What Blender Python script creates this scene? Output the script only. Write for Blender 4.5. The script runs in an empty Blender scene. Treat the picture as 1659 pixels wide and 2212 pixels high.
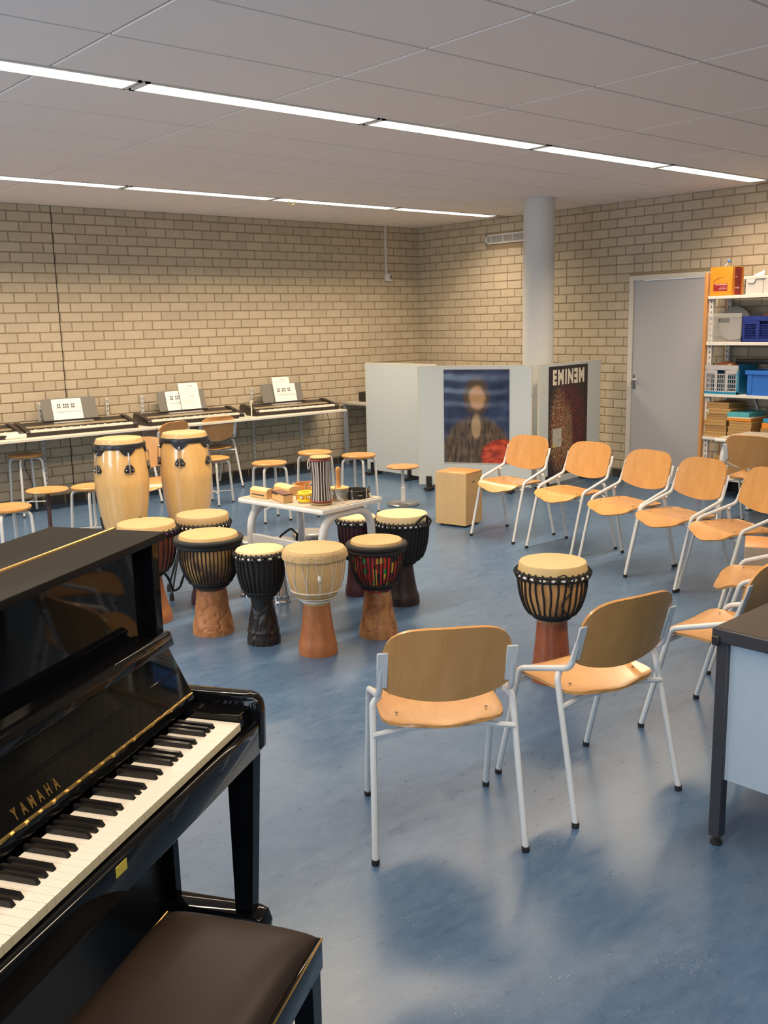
import bpy, bmesh, math, random
from mathutils import Vector, Matrix
random.seed(7)
RAD = math.radians
scene = bpy.context.scene
COL = scene.collection

# ------------------------------------------------------------------ camera
IMG_W, IMG_H, F_PX = 1659, 2212, 2073.4
CAM_POS = Vector((-8.729, -9.370, 1.71))
yaw, pitch, roll = RAD(40.63), RAD(11.134), RAD(-1.304)
fw = Vector((math.sin(yaw) * math.cos(pitch), math.cos(yaw) * math.cos(pitch), -math.sin(pitch)))
rt = Vector((math.cos(yaw), -math.sin(yaw), 0))
up = rt.cross(fw)
r2 = rt * math.cos(roll) + up * math.sin(roll)
u2 = -rt * math.sin(roll) + up * math.cos(roll)
cam_data = bpy.data.cameras.new('camera')
cam_data.sensor_fit = 'VERTICAL'
cam_data.sensor_height = 24.0
cam_data.lens = F_PX / IMG_H * 24.0
cam_data.clip_start = 0.05
cam = bpy.data.objects.new('camera', cam_data)
COL.objects.link(cam)
m = Matrix((r2, u2, -fw)).transposed().to_4x4()
m.translation = CAM_POS
cam.matrix_world = m
scene.camera = cam

# ------------------------------------------------------------------ world (daylight sky outside the windows)
world = bpy.data.worlds.new('sky')
scene.world = world
world.use_nodes = True
bg = world.node_tree.nodes['Background']
bg.inputs['Color'].default_value = (0.72, 0.84, 1.0, 1)
bg.inputs['Strength'].default_value = 1.6

# ------------------------------------------------------------------ room dimensions, light fittings and exposure
CEIL = 2.891
ROOM_X0, ROOM_Y0 = -10.6, -12.0          # window wall, rear wall
STRIP_ROWS = (-1.49, -4.747, -8.004)     # y of the three recessed light rows
STRIP_LEN, STRIP_W = 1.53, 0.198
STRIP_X = [-0.20 - STRIP_LEN * (k + 0.5) for k in range(6)]
WINDOWS = [(y_, 0.44) for y_ in (-11.2, -10.5, -9.8, -9.1, -5.45, -4.75, -2.4)]   # (centre y, width) on the window wall; rearmost group added to brighten the chair backs
LAMP_COL, DAY_COL = (1.0, 0.79, 0.55), (0.70, 0.85, 1.0)
LAMP_W, DAY_W = 42.0, 25.0

def area(name, loc, sx, sy, power, col, rot, spread=180):
    l = bpy.data.lights.new(name, 'AREA')
    l.shape = 'RECTANGLE'; l.size = sx; l.size_y = sy
    l.energy = power; l.color = col; l.spread = RAD(spread)
    o = bpy.data.objects.new(name, l)
    o.location = loc; o.rotation_euler = rot
    COL.objects.link(o)
    return o

for ry in STRIP_ROWS:
    for sx_ in STRIP_X:
        first = sx_ > -1.2      # end lamp shortened, shifted and dimmed to weaken its scallop on the wall
        area('strip_lamp', (sx_ - (0.13 if first else 0), ry, CEIL - 0.012), 1.18 if first else STRIP_LEN - 0.06, STRIP_W - 0.04,
             LAMP_W * (0.50 if ry < -6 else 1.0) * (0.80 if first else 1.0), LAMP_COL, (0, 0, 0), 142)
for wy, ww in WINDOWS:
    area('window_daylight', (ROOM_X0 + 0.06, wy, 1.72), 1.6, ww - 0.12, DAY_W, DAY_COL, (0, RAD(-90), 0), 170)

vs = scene.view_settings
vs.view_transform = 'Standard'
vs.look = 'None'
vs.gamma = 1.0
vs.use_curve_mapping = False
vs.exposure = 0.0

# ------------------------------------------------------------------ mesh helpers
def V(*a):
    return Vector(a)

def fillet(pts, r, n=6):
    pts = [Vector(p) for p in pts]
    out = [pts[0]]
    rs = r if isinstance(r, (list, tuple)) else [r] * (len(pts) - 2)
    for i in range(1, len(pts) - 1):
        a, b, c = pts[i - 1], pts[i], pts[i + 1]
        d1, d2 = (a - b).normalized(), (c - b).normalized()
        ang = d1.angle(d2)
        if ang > 3.1 or rs[i - 1] <= 0:
            out.append(b); continue
        t = min(rs[i - 1] / math.tan(ang / 2), (a - b).length * .49, (c - b).length * .49)
        p1, p2 = b + d1 * t, b + d2 * t
        for k in range(n + 1):
            s = k / n
            out.append((1 - s) ** 2 * p1 + 2 * s * (1 - s) * b + s * s * p2)
    out.append(pts[-1])
    return out

class MB:
    def __init__(self):
        self.bm = bmesh.new()
    def box(self, c, s, rot=None, bev=0.0, seg=1):
        mtx = Matrix.Translation(Vector(c))
        if rot is not None:
            mtx = mtx @ (rot.to_4x4() if not isinstance(rot, (int, float)) else Matrix.Rotation(rot, 4, 'Z'))
        mtx = mtx @ Matrix.Diagonal((s[0], s[1], s[2], 1))
        ret = bmesh.ops.create_cube(self.bm, size=1.0, matrix=mtx)
        if bev > 0:
            es = list({e for v in ret['verts'] for e in v.link_edges})
            bmesh.ops.bevel(self.bm, geom=es, offset=bev, offset_type='OFFSET', segments=seg, profile=0.5, affect='EDGES')
        return self
    def bx(self, x0, x1, y0, y1, z0, z1, bev=0.0, seg=1):
        return self.box(((x0 + x1) / 2, (y0 + y1) / 2, (z0 + z1) / 2), (abs(x1 - x0), abs(y1 - y0), abs(z1 - z0)), None, bev, seg)
    def tube(self, pts, r, n=10, closed=False, cap=True):
        pts = [Vector(p) for p in pts]
        k = len(pts)
        rr = r if isinstance(r, (list, tuple)) else [r] * k
        tans = []
        for i in range(k):
            if closed:
                t = pts[(i + 1) % k] - pts[i - 1]
            else:
                t = pts[min(i + 1, k - 1)] - pts[max(i - 1, 0)]
            tans.append(t.normalized() if t.length > 1e-9 else Vector((0, 0, 1)))
        nrm = tans[0].orthogonal().normalized()
        rings = []
        for i in range(k):
            if i:
                q = tans[i - 1].rotation_difference(tans[i])
                nrm = (q @ nrm)
                nrm = (nrm - tans[i] * nrm.dot(tans[i])).normalized()
            b = tans[i].cross(nrm)
            rings.append([self.bm.verts.new(pts[i] + (nrm * math.cos(2 * math.pi * j / n) + b * math.sin(2 * math.pi * j / n)) * rr[i]) for j in range(n)])
        rng = range(k if closed else k - 1)
        for i in rng:
            A, B = rings[i], rings[(i + 1) % k]
            for j in range(n):
                self.bm.faces.new((A[j], A[(j + 1) % n], B[(j + 1) % n], B[j]))
        if cap and not closed:
            self.bm.faces.new(list(reversed(rings[0]))); self.bm.faces.new(rings[-1])
        return self
    def ring(self, R, r, z=0.0, c=(0, 0), n=36, m=8, sz=1.0):
        pts = [(c[0] + R * math.cos(2 * math.pi * i / n), c[1] + R * math.sin(2 * math.pi * i / n), z) for i in range(n)]
        start = len(self.bm.verts)
        self.tube(pts, r, m, closed=True)
        return self
    def lathe(self, prof, n=32, c=(0, 0, 0), fn=None):
        rings = []
        for (r, z) in prof:
            if r < 1e-6:
                rings.append([self.bm.verts.new((c[0], c[1], c[2] + z))])
            else:
                row = []
                for j in range(n):
                    a = 2 * math.pi * j / n
                    q = r if fn is None else fn(r, z, a)
                    row.append(self.bm.verts.new((c[0] + q * math.cos(a), c[1] + q * math.sin(a), c[2] + z)))
                rings.append(row)
        for i in range(len(rings) - 1):
            A, B = rings[i], rings[i + 1]
            if len(A) == 1 and len(B) == 1:
                continue
            for j in range(n):
                j2 = (j + 1) % n
                if len(A) == 1:
                    self.bm.faces.new((A[0], B[j2], B[j]))
                elif len(B) == 1:
                    self.bm.faces.new((A[j], A[j2], B[0]))
                else:
                    self.bm.faces.new((A[j], A[j2], B[j2], B[j]))
        return self
    def prism(self, poly, vec, bev=0.0, seg=1):
        vec = Vector(vec)
        a = [self.bm.verts.new(Vector(p)) for p in poly]
        b = [self.bm.verts.new(Vector(p) + vec) for p in poly]
        n = len(a)
        f = [self.bm.faces.new(list(reversed(a))), self.bm.faces.new(b)]
        for i in range(n):
            f.append(self.bm.faces.new((a[i], a[(i + 1) % n], b[(i + 1) % n], b[i])))
        if bev > 0:
            es = list({e for q in a + b for e in q.link_edges})
            bmesh.ops.bevel(self.bm, geom=es, offset=bev, offset_type='OFFSET', segments=seg, profile=0.5, affect='EDGES')
        return self
    def quad(self, *p):
        self.bm.faces.new([self.bm.verts.new(Vector(q)) for q in p])
        return self
    def sheet(self, fn, us, vs_, th):
        """solid curved sheet: fn(u,v)->(point, normal)"""
        top, bot = [], []
        for u in us:
            rt_, rb_ = [], []
            for v in vs_:
                p, nn = fn(u, v)
                rt_.append(self.bm.verts.new(p + nn * th / 2)); rb_.append(self.bm.verts.new(p - nn * th / 2))
            top.append(rt_); bot.append(rb_)
        nu, nv = len(us), len(vs_)
        for i in range(nu - 1):
            for j in range(nv - 1):
                self.bm.faces.new((top[i][j], top[i + 1][j], top[i + 1][j + 1], top[i][j + 1]))
                self.bm.faces.new((bot[i][j], bot[i][j + 1], bot[i + 1][j + 1], bot[i + 1][j]))
        for i in range(nu - 1):
            self.bm.faces.new((top[i][0], bot[i][0], bot[i + 1][0], top[i + 1][0]))
            self.bm.faces.new((top[i][-1], top[i + 1][-1], bot[i + 1][-1], bot[i][-1]))
        for j in range(nv - 1):
            self.bm.faces.new((top[0][j], top[0][j + 1], bot[0][j + 1], bot[0][j]))
            self.bm.faces.new((top[-1][j], bot[-1][j], bot[-1][j + 1], top[-1][j + 1]))
        return self
    def sphere(self, c, r, sc=(1, 1, 1), n=12):
        mtx = Matrix.Translation(Vector(c)) @ Matrix.Diagonal((sc[0], sc[1], sc[2], 1))
        bmesh.ops.create_uvsphere(self.bm, u_segments=n, v_segments=max(6, n // 2), radius=r, matrix=mtx)
        return self
    def xf(self, mtx):
        self.bm.transform(mtx); return self
    def mesh(self, name, mat, smooth=True, ang=38, fix=True):
        if fix:
            bmesh.ops.recalc_face_normals(self.bm, faces=self.bm.faces)
        me = bpy.data.meshes.new(name)
        self.bm.to_mesh(me); self.bm.free()
        if mat is not None:
            me.materials.append(mat)
        if smooth:
            me.polygons.foreach_set('use_smooth', [True] * len(me.polygons))
            me.set_sharp_from_angle(angle=RAD(ang))
        return me
    def build(self, name, mat, parent=None, smooth=True, ang=38):
        return link(name, self.mesh(name, mat, smooth, ang), parent)

def link(name, data, parent=None, loc=None, rz=None):
    o = bpy.data.objects.new(name, data)
    COL.objects.link(o)
    if parent is not None:
        o.parent = parent
    if loc is not None:
        o.location = loc
    if rz is not None:
        o.rotation_euler = (0, 0, rz)
    return o

def tag(o, label, cat, group=None):
    o['label'] = label; o['category'] = cat
    if group:
        o['group'] = group
    return o

def thing(name, label, cat, loc=(0, 0, 0), rz=0.0, group=None):
    o = link(name, None, None, loc, rz)
    o.empty_display_size = 0.1
    return tag(o, label, cat, group)

def struct(o):
    o['kind'] = 'structure'
    return o

def children(o):
    return [c for c in bpy.data.objects if c.parent == o]

def copy_tree(o, parent=None):
    kids = children(o)
    c = o.copy()
    COL.objects.link(c)
    c.parent = parent
    for k in kids:
        copy_tree(k, c)
    return c

def text_mesh(s, size, depth=0.001, bold=0.0, shear=0.0, align='CENTER', spacing=1.0):
    cu = bpy.data.curves.new('t', 'FONT')
    cu.body = s; cu.size = size; cu.extrude = depth; cu.offset = bold; cu.shear = shear
    cu.align_x = align; cu.align_y = 'CENTER'; cu.space_character = spacing; cu.resolution_u = 3
    o = bpy.data.objects.new('t', cu)
    COL.objects.link(o)
    bpy.context.view_layer.update()
    me = bpy.data.meshes.new_from_object(o.evaluated_get(bpy.context.evaluated_depsgraph_get()))
    bpy.data.objects.remove(o); bpy.data.curves.remove(cu)
    return me

def frame_matrix(origin, xdir, ydir):
    x = Vector(xdir).normalized(); z = x.cross(Vector(ydir)).normalized(); y = z.cross(x)
    mm = Matrix((x, y, z)).transposed().to_4x4(); mm.translation = Vector(origin)
    return mm

# ------------------------------------------------------------------ materials (all procedural)
MATS = {}
def _mat(name):
    mt = bpy.data.materials.new(name)
    mt.use_nodes = True
    nt = mt.node_tree
    return mt, nt, nt.nodes['Principled BSDF']

def node(nt, typ, **kw):
    n = nt.nodes.new(typ)
    for k, v in kw.items():
        if k in n.inputs:
            n.inputs[k].default_value = v
        else:
            setattr(n, k, v)
    return n

def mixc(nt, fac, a, b, blend='MIX'):
    n = nt.nodes.new('ShaderNodeMix'); n.data_type = 'RGBA'; n.blend_type = blend
    for sock, val in ((n.inputs[0], fac), (n.inputs[6], a), (n.inputs[7], b)):
        if hasattr(val, 'is_linked') or hasattr(val, 'links'):
            nt.links.new(val, sock)
        elif isinstance(val, (int, float)):
            sock.default_value = val
        else:
            sock.default_value = (*val, 1) if len(val) == 3 else val
    return n.outputs[2]

def mth(nt, op, a, b=None, c=None, clamp=False):
    n = nt.nodes.new('ShaderNodeMath'); n.operation = op; n.use_clamp = clamp
    for i, val in enumerate((a, b, c)):
        if val is None:
            continue
        if isinstance(val, (int, float)):
            n.inputs[i].default_value = val
        else:
            nt.links.new(val, n.inputs[i])
    return n.outputs[0]

def ramp(nt, fac, stops, interp='LINEAR'):
    n = nt.nodes.new('ShaderNodeValToRGB'); n.color_ramp.interpolation = interp
    el = n.color_ramp.elements
    while len(el) < len(stops):
        el.new(0.5)
    for e, (p, c) in zip(el, stops):
        e.position = p; e.color = (*c, 1)
    nt.links.new(fac, n.inputs[0])
    return n.outputs[0]

def noise(nt, vec, scale, detail=3, rough=0.55, dist=0.0):
    n = node(nt, 'ShaderNodeTexNoise', Scale=scale, Detail=detail, Roughness=rough, Distortion=dist)
    nt.links.new(vec, n.inputs['Vector'])
    return n.outputs['Fac']

def objco(nt, scale=(1, 1, 1)):
    tc = nt.nodes.new('ShaderNodeTexCoord')
    mp = nt.nodes.new('ShaderNodeMapping')
    mp.inputs['Scale'].default_value = scale
    nt.links.new(tc.outputs['Object'], mp.inputs['Vector'])
    return mp.outputs['Vector']

def bump(nt, bs, h, strength=0.2, dist=0.01):
    b = node(nt, 'ShaderNodeBump', Strength=strength, Distance=dist)
    nt.links.new(h, b.inputs['Height']); nt.links.new(b.outputs[0], bs.inputs['Normal'])

def plain(name, col, rough=0.5, metal=0.0, var=0.06, scale=30.0, coat=0.0, bmp=0.0, spec=0.5, emit=None):
    if name in MATS:
        return MATS[name]
    mt, nt, bs = _mat(name)
    co = objco(nt)
    f = noise(nt, co, scale)
    lo = tuple(max(0, c * (1 - var)) for c in col); hi = tuple(min(1, c * (1 + var)) for c in col)
    nt.links.new(mixc(nt, f, lo, hi), bs.inputs['Base Color'])
    bs.inputs['Roughness'].default_value = rough; bs.inputs['Metallic'].default_value = metal
    bs.inputs['Specular IOR Level'].default_value = spec
    if coat:
        bs.inputs['Coat Weight'].default_value = coat; bs.inputs['Coat Roughness'].default_value = 0.08
    if bmp:
        bump(nt, bs, f, bmp, 0.004)
    if emit:
        bs.inputs['Emission Color'].default_value = (*emit[0], 1); bs.inputs['Emission Strength'].default_value = emit[1]
    MATS[name] = mt
    return mt

def wood(name, c1, c2, scale=(6, 6, 1.2), rough=0.4, coat=0.0, fine=6.0, bmp=0.0, rnd=0.0):
    if name in MATS:
        return MATS[name]
    mt, nt, bs = _mat(name)
    co = objco(nt, scale)
    a = noise(nt, co, 2.2, 4, 0.6, 0.6)
    b = noise(nt, co, 2.2 * fine, 2, 0.6)
    f = mth(nt, 'ADD', mth(nt, 'MULTIPLY', a, 0.75), mth(nt, 'MULTIPLY', b, 0.25))
    colr = ramp(nt, f, [(0.3, c1), (0.7, c2)])
    if rnd:
        oi = nt.nodes.new('ShaderNodeObjectInfo')
        k = mth(nt, 'MULTIPLY_ADD', oi.outputs['Random'], rnd, 1 - rnd / 2)
        cr = nt.nodes.new('ShaderNodeCombineColor')
        for i in range(3):
            nt.links.new(k, cr.inputs[i])
        colr = mixc(nt, 1.0, colr, cr.outputs[0], 'MULTIPLY')
    nt.links.new(colr, bs.inputs['Base Color'])
    bs.inputs['Roughness'].default_value = rough
    if coat:
        bs.inputs['Coat Weight'].default_value = coat; bs.inputs['Coat Roughness'].default_value = 0.12 if coat < 0.9 else 0.035
    if bmp:
        bump(nt, bs, f, bmp, 0.003)
    MATS[name] = mt
    return mt

def m_brick(name, c_lo, c_hi, rough=0.85):
    mt, nt, bs = _mat(name)
    co = objco(nt)
    geo = nt.nodes.new('ShaderNodeNewGeometry'); oi = nt.nodes.new('ShaderNodeObjectInfo')
    gp = nt.nodes.new('ShaderNodeMapping'); nt.links.new(geo.outputs['Position'], gp.inputs['Vector'])
    r = mth(nt, 'FRACT', mth(nt, 'ADD', geo.outputs['Random Per Island'], oi.outputs['Random']))
    sp = noise(nt, gp.outputs[0], 190, 3, 0.7)
    md = noise(nt, gp.outputs[0], 14, 2, 0.5)
    f = mth(nt, 'ADD', mth(nt, 'MULTIPLY_ADD', r, 0.26, 0.10), mth(nt, 'ADD', mth(nt, 'MULTIPLY', sp, 0.4), mth(nt, 'MULTIPLY', md, 0.25)))
    nt.links.new(ramp(nt, f, [(0.2, c_lo), (0.85, c_hi)]), bs.inputs['Base Color'])
    bs.inputs['Roughness'].default_value = rough
    bump(nt, bs, sp, 0.35, 0.004)
    return mt

def m_floor():
    mt, nt, bs = _mat('blue_linoleum')
    co = objco(nt)
    st = objco(nt, (1.0, 2.2, 1))
    big = noise(nt, co, 1.1, 3, 0.6)
    mid = noise(nt, st, 9, 5, 0.7, 0.5)
    fin = noise(nt, st, 60, 3, 0.65, 0.3)
    f = mth(nt, 'ADD', mth(nt, 'MULTIPLY', big, 0.25), mth(nt, 'ADD', mth(nt, 'MULTIPLY', mid, 0.45), mth(nt, 'MULTIPLY', fin, 0.3)))
    c = ramp(nt, f, [(0.33, (0.037, 0.078, 0.156)), (0.5, (0.058, 0.112, 0.203)), (0.68, (0.092, 0.152, 0.240))])
    fl = noise(nt, objco(nt, (1, 3.0, 1)), 48, 2, 0.5, 2.5)
    flk = ramp(nt, fl, [(0.655, (0, 0, 0)), (0.71, (1, 1, 1))])
    sel = ramp(nt, noise(nt, co, 5, 2), [(0.5, (0, 0, 0)), (0.62, (1, 1, 1))])
    c = mixc(nt, mth(nt, 'MULTIPLY', mth(nt, 'MULTIPLY', flk, sel), 0.5), c, (0.36, 0.36, 0.30), 'ADD')
    nt.links.new(c, bs.inputs['Base Color'])
    rr = mth(nt, 'MULTIPLY_ADD', mid, 0.14, 0.225)
    nt.links.new(rr, bs.inputs['Roughness'])
    bs.inputs['Specular IOR Level'].default_value = 0.58
    return mt

CHAIR_WOOD = wood('beech_plywood', (0.45, 0.215, 0.062), (0.56, 0.295, 0.098), (9, 3, 1.6), 0.30, 0.35, rnd=0.16)
FRAME_GREY = plain('grey_painted_steel', (0.56, 0.57, 0.57), 0.38, 0.0, 0.05, 60)
RUBBER = plain('black_rubber', (0.012, 0.012, 0.013), 0.7)
BLACK_GLOSS = plain('black_piano_lacquer', (0.0035, 0.0035, 0.004), 0.04, 0.0, 0.1, 8, 0.0, spec=0.24)
BLACK_SATIN = plain('black_satin_lacquer', (0.010, 0.009, 0.009), 0.32)
BRASS = plain('brass', (0.62, 0.40, 0.13), 0.28, 1.0, 0.15, 40)
CHROME = plain('chrome', (0.75, 0.76, 0.78), 0.12, 1.0, 0.04)
WHITE_LAM = plain('white_laminate', (0.66, 0.64, 0.60), 0.4)
WHITE_PAINT = plain('white_paint', (0.62, 0.60, 0.56), 0.5)
PAPER = plain('white_paper', (0.82, 0.80, 0.76), 0.7)
INK = plain('black_ink', (0.03, 0.03, 0.035), 0.7)
BLACK_PLASTIC = plain('black_plastic', (0.016, 0.014, 0.014), 0.42)
KEY_WHITE = plain('white_key_plastic', (0.80, 0.74, 0.64), 0.22)
SKIN = plain('goat_skin', (0.43, 0.28, 0.12), 0.55, 0, 0.16, 9)
SKIN_PALE = plain('pale_goat_skin', (0.54, 0.42, 0.235), 0.6, 0, 0.12, 11)
ROPE_BLACK = plain('black_rope', (0.012, 0.011, 0.011), 0.8, 0, 0.3, 200, 0, 0.5)
ROPE_WHITE = plain('white_rope', (0.62, 0.57, 0.48), 0.8, 0, 0.2, 200, 0, 0.4)
CLOTH_WHITE = plain('white_cloth_strip', (0.75, 0.72, 0.66), 0.8)

# ================================================================== THE SETTING
def to_px(p):
    d = Vector(p) - CAM_POS
    z = d.dot(fw)
    if z < 0.05:
        return None
    return (IMG_W / 2 + F_PX * d.dot(r2) / z, IMG_H / 2 - F_PX * d.dot(u2) / z, z)

def in_view(pts, marg=5):
    q = [to_px(p) for p in pts]
    q = [a for a in q if a]
    if not q:
        return False
    return (max(a[0] for a in q) > -marg and min(a[0] for a in q) < IMG_W + marg and
            max(a[1] for a in q) > -marg and min(a[1] for a in q) < IMG_H + marg)

# ---- floor
fb = MB().bx(ROOM_X0 - 0.3, 0.3, ROOM_Y0 - 0.3, 0.3, -0.1, 0.0)
struct(fb.build('floor', m_floor(), None, False))

# ---- ceiling: tee grid and mineral tiles
GRID = plain('ceiling_tee_bar', (0.50, 0.44, 0.39), 0.6)
TILE = plain('mineral_ceiling_tile', (0.80, 0.74, 0.72), 0.85, 0, 0.03, 120)
ceiling = struct(MB().bx(ROOM_X0 - 0.3, 0.3, ROOM_Y0 - 0.3, 0.3, CEIL + 0.006, CEIL + 0.15).build('ceiling', GRID, None, False))
xs_ = [0.0] + [-0.794 - 1.2 * k for k in range(9)]
PT = 0.6118
ys_bands = []
y = -0.167
ys_bands.append((0.0, y))
for a in (-0.167, -0.779):
    ys_bands.append((a, a - PT))
for k in range(5):
    ys_bands.append((-1.589 - PT * k, -1.589 - PT * (k + 1)))
for k in range(5):
    ys_bands.append((-4.846 - PT * k, -4.846 - PT * (k + 1)))
for k in range(6):
    ys_bands.append((-8.103 - PT * k, -8.103 - PT * (k + 1)))
tile_cache = {}
rest = MB()
for i in range(len(xs_) - 1):
    for (ya, yb) in ys_bands:
        w_, d_ = round(xs_[i] - xs_[i + 1] - 0.016, 3), round(ya - yb - 0.016, 3)
        c = ((xs_[i] + xs_[i + 1]) / 2, (ya + yb) / 2, CEIL + 0.005)
        if w_ < 0.02 or d_ < 0.02:
            continue
        cor = [(c[0] + sx_ * w_ / 2, c[1] + sy_ * d_ / 2, CEIL) for sx_ in (-1, 1) for sy_ in (-1, 1)]
        if in_view(cor, 40):
            if (w_, d_) not in tile_cache:
                tile_cache[(w_, d_)] = MB().box((0, 0, 0), (w_, d_, 0.010), None, 0.002).mesh('ceiling_tile', TILE, False)
            link('ceiling_tile', tile_cache[(w_, d_)], ceiling, c)
        else:
            rest.box(c, (w_, d_, 0.010))
rs = rest.build('ceiling_tiles_beyond', TILE, ceiling, False); rs['kind'] = 'stuff'

# ---- recessed strip lights
LAMP = plain('lit_diffuser', (0.9, 0.85, 0.75), 0.5, emit=((1.0, 0.92, 0.78), 3.2))
LAMP_RIM = plain('white_lamp_rim', (0.72, 0.70, 0.66), 0.4)
ordn = ['rightmost', 'second from the right', 'third from the right', 'fourth from the right', 'fifth from the right', 'sixth from the right']
for ri, ry in enumerate(STRIP_ROWS[:2]):
    for k, sx_ in enumerate(STRIP_X):
        if not in_view([(sx_ + a * STRIP_LEN / 2, ry, CEIL) for a in (-1, 0, 1)]):
            continue
        row = ('far row', 'near row')[ri]
        t = thing('strip_light', 'glowing recessed ceiling strip light, %s in the %s' % (ordn[k], row), 'ceiling light', (sx_, ry, CEIL), 0, 'recessed strip lights')
        h = STRIP_LEN / 2 - 0.012; w = STRIP_W / 2 - 0.004
        b = MB()
        for s in (-1, 1):
            b.bx(-h, h, s * w, s * (w - 0.018), -0.004, 0.008)
            b.bx(s * h, s * (h - 0.022), -w, w, -0.004, 0.008)
        b.build('housing_rim', LAMP_RIM, t, False)
        MB().bx(-h + 0.02, h - 0.02, -w + 0.016, w - 0.016, -0.002, 0.006).build('diffuser', LAMP, t, False)

# ---- brick walls
BRICK = m_brick('grey_cream_brick', (0.38, 0.315, 0.225), (0.55, 0.465, 0.34))
BRICK_DARK = m_brick('dark_plinth_brick', (0.018, 0.017, 0.018), (0.06, 0.055, 0.05))
MORTAR = plain('brown_mortar', (0.285, 0.215, 0.135), 0.9, 0, 0.2, 60, 0, 0.3)
PX_, PZ_ = 0.2195, 0.0943
NC = 31
BW, BH, BD = 0.2095, 0.0830, 0.016
brick_me = {}
def brick_mesh(w, h, dark, axis):
    key = (round(w, 3), round(h, 3), dark, axis)
    if key not in brick_me:
        s = (w, BD, h) if axis == 'x' else (BD, w, h)
        brick_me[key] = MB().box((0, 0, 0), s, None, 0.003).mesh('brick', BRICK_DARK if dark else BRICK, False)
    return brick_me[key]

def lay(wall, axis, length, parity, skip=None, limit=300, header_zone=None):
    items = []
    for r in range(NC):
        z0 = r * PZ_; z1 = min(z0 + BH, CEIL - 0.002)
        if z1 - z0 < 0.02:
            continue
        a = 0.0
        if header_zone and abs(r - header_zone[0]) < 0.5:
            spans = []
            a = 0.0
            while a < length:
                stepw = PX_ / 2 if header_zone[1] < a < header_zone[2] else PX_
                spans.append((a, min(a + stepw, length))); a += stepw
        else:
            spans = []
            first = PX_ / 2 if (r % 2 == parity) else PX_
            a = 0.0; b = first
            while a < length:
                spans.append((a, min(b, length))); a = b; b = a + PX_
        for (s0, s1) in spans:
            if s1 - s0 < 0.03:
                continue
            parts = [(s0, s1)]
            if skip:
                parts = skip(s0, s1, z0, z1)
            for (q0, q1) in parts:
                w = q1 - q0 - 0.0115
                if w < 0.012:
                    continue
                mid = -(q0 + q1) / 2
                c = (mid, 0.0, (z0 + z1) / 2) if axis == 'x' else (0.0, mid, (z0 + z1) / 2)
                items.append((c, w, z1 - z0, r == 0))
    def depth(it):
        p = to_px(it[0])
        return (0 if p and -10 < p[0] < IMG_W + 10 and -10 < p[1] < IMG_H + 10 else 1, p[2] if p else 99)
    items.sort(key=depth)
    for it in items[:limit]:
        c, w, h, dark = it
        off = 0.008 - 0.008 + random.uniform(-0.0012, 0.0012)
        loc = (c[0], off, c[2]) if axis == 'x' else (off, c[1], c[2])
        link('brick', brick_mesh(w, h, dark, axis), wall, loc)
    for dark in (False, True):
        vv, ff = [], []
        for c, w, h, dk in items[limit:]:
            if dk == dark:
                off = random.uniform(-0.0012, 0.0012)
                cc = Vector((c[0], off, c[2]) if axis == 'x' else (off, c[1], c[2]))
                me = brick_mesh(w, h, dark, axis)
                n0 = len(vv)
                vv.extend([v.co + cc for v in me.vertices])
                ff.extend([[n0 + i for i in p.vertices] for p in me.polygons])
        nm = 'plinth_brickwork' if dark else 'brickwork_beyond'
        me = bpy.data.meshes.new(nm)
        me.from_pydata(vv, [], ff)
        me.materials.append(BRICK_DARK if dark else BRICK)
        o = link(nm, me, wall)
        o['kind'] = 'stuff'

wall_back = struct(MB().bx(ROOM_X0 - 0.2, 0.25, -0.0035, 0.25, 0.0, CEIL + 0.02).build('wall_back', MORTAR, None, False))
JX = -4.84
def skip_back(s0, s1, z0, z1):
    if s0 < -JX < s1:
        return [(s0, -JX + 0.003), (-JX - 0.003, s1)]
    return [(s0, s1)]
lay(wall_back, 'x', -ROOM_X0, 0, skip_back)
MB().bx(JX - 0.0035, JX + 0.0035, -0.0085, 0.0, 0.0, CEIL).build('expansion_joint', plain('dark_joint', (0.03, 0.022, 0.018), 0.9), wall_back, False)

DY0, DY1, DZ = -3.247, -4.235, 2.135
wr = MB()
wr.bx(-0.0035, 0.25, DY0, 0.0, 0.0, CEIL + 0.02).bx(-0.0035, 0.25, DY1, DY0, DZ, CEIL + 0.02).bx(-0.0035, 0.25, ROOM_Y0 - 0.2, DY1, 0.0, CEIL + 0.02)
wall_right = struct(wr.build('wall_right', MORTAR, None, False))
def skip_right(s0, s1, z0, z1):
    holes = []
    if z0 < DZ - 0.01:
        holes.append((-DY0, -DY1))
    if z1 > 2.61 and z0 < 2.70:
        holes.append((1.19, 2.06))
    out = [(s0, s1)]
    for a, b in holes:
        nxt = []
        for p, q in out:
            if q <= a or p >= b:
                nxt.append((p, q)); continue
            if p < a:
                nxt.append((p, a))
            if q > b:
                nxt.append((b, q))
        out = nxt
    return out
lay(wall_right, 'y', -ROOM_Y0, 1, skip_right, 300, (23, 3.1, 4.4))

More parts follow.
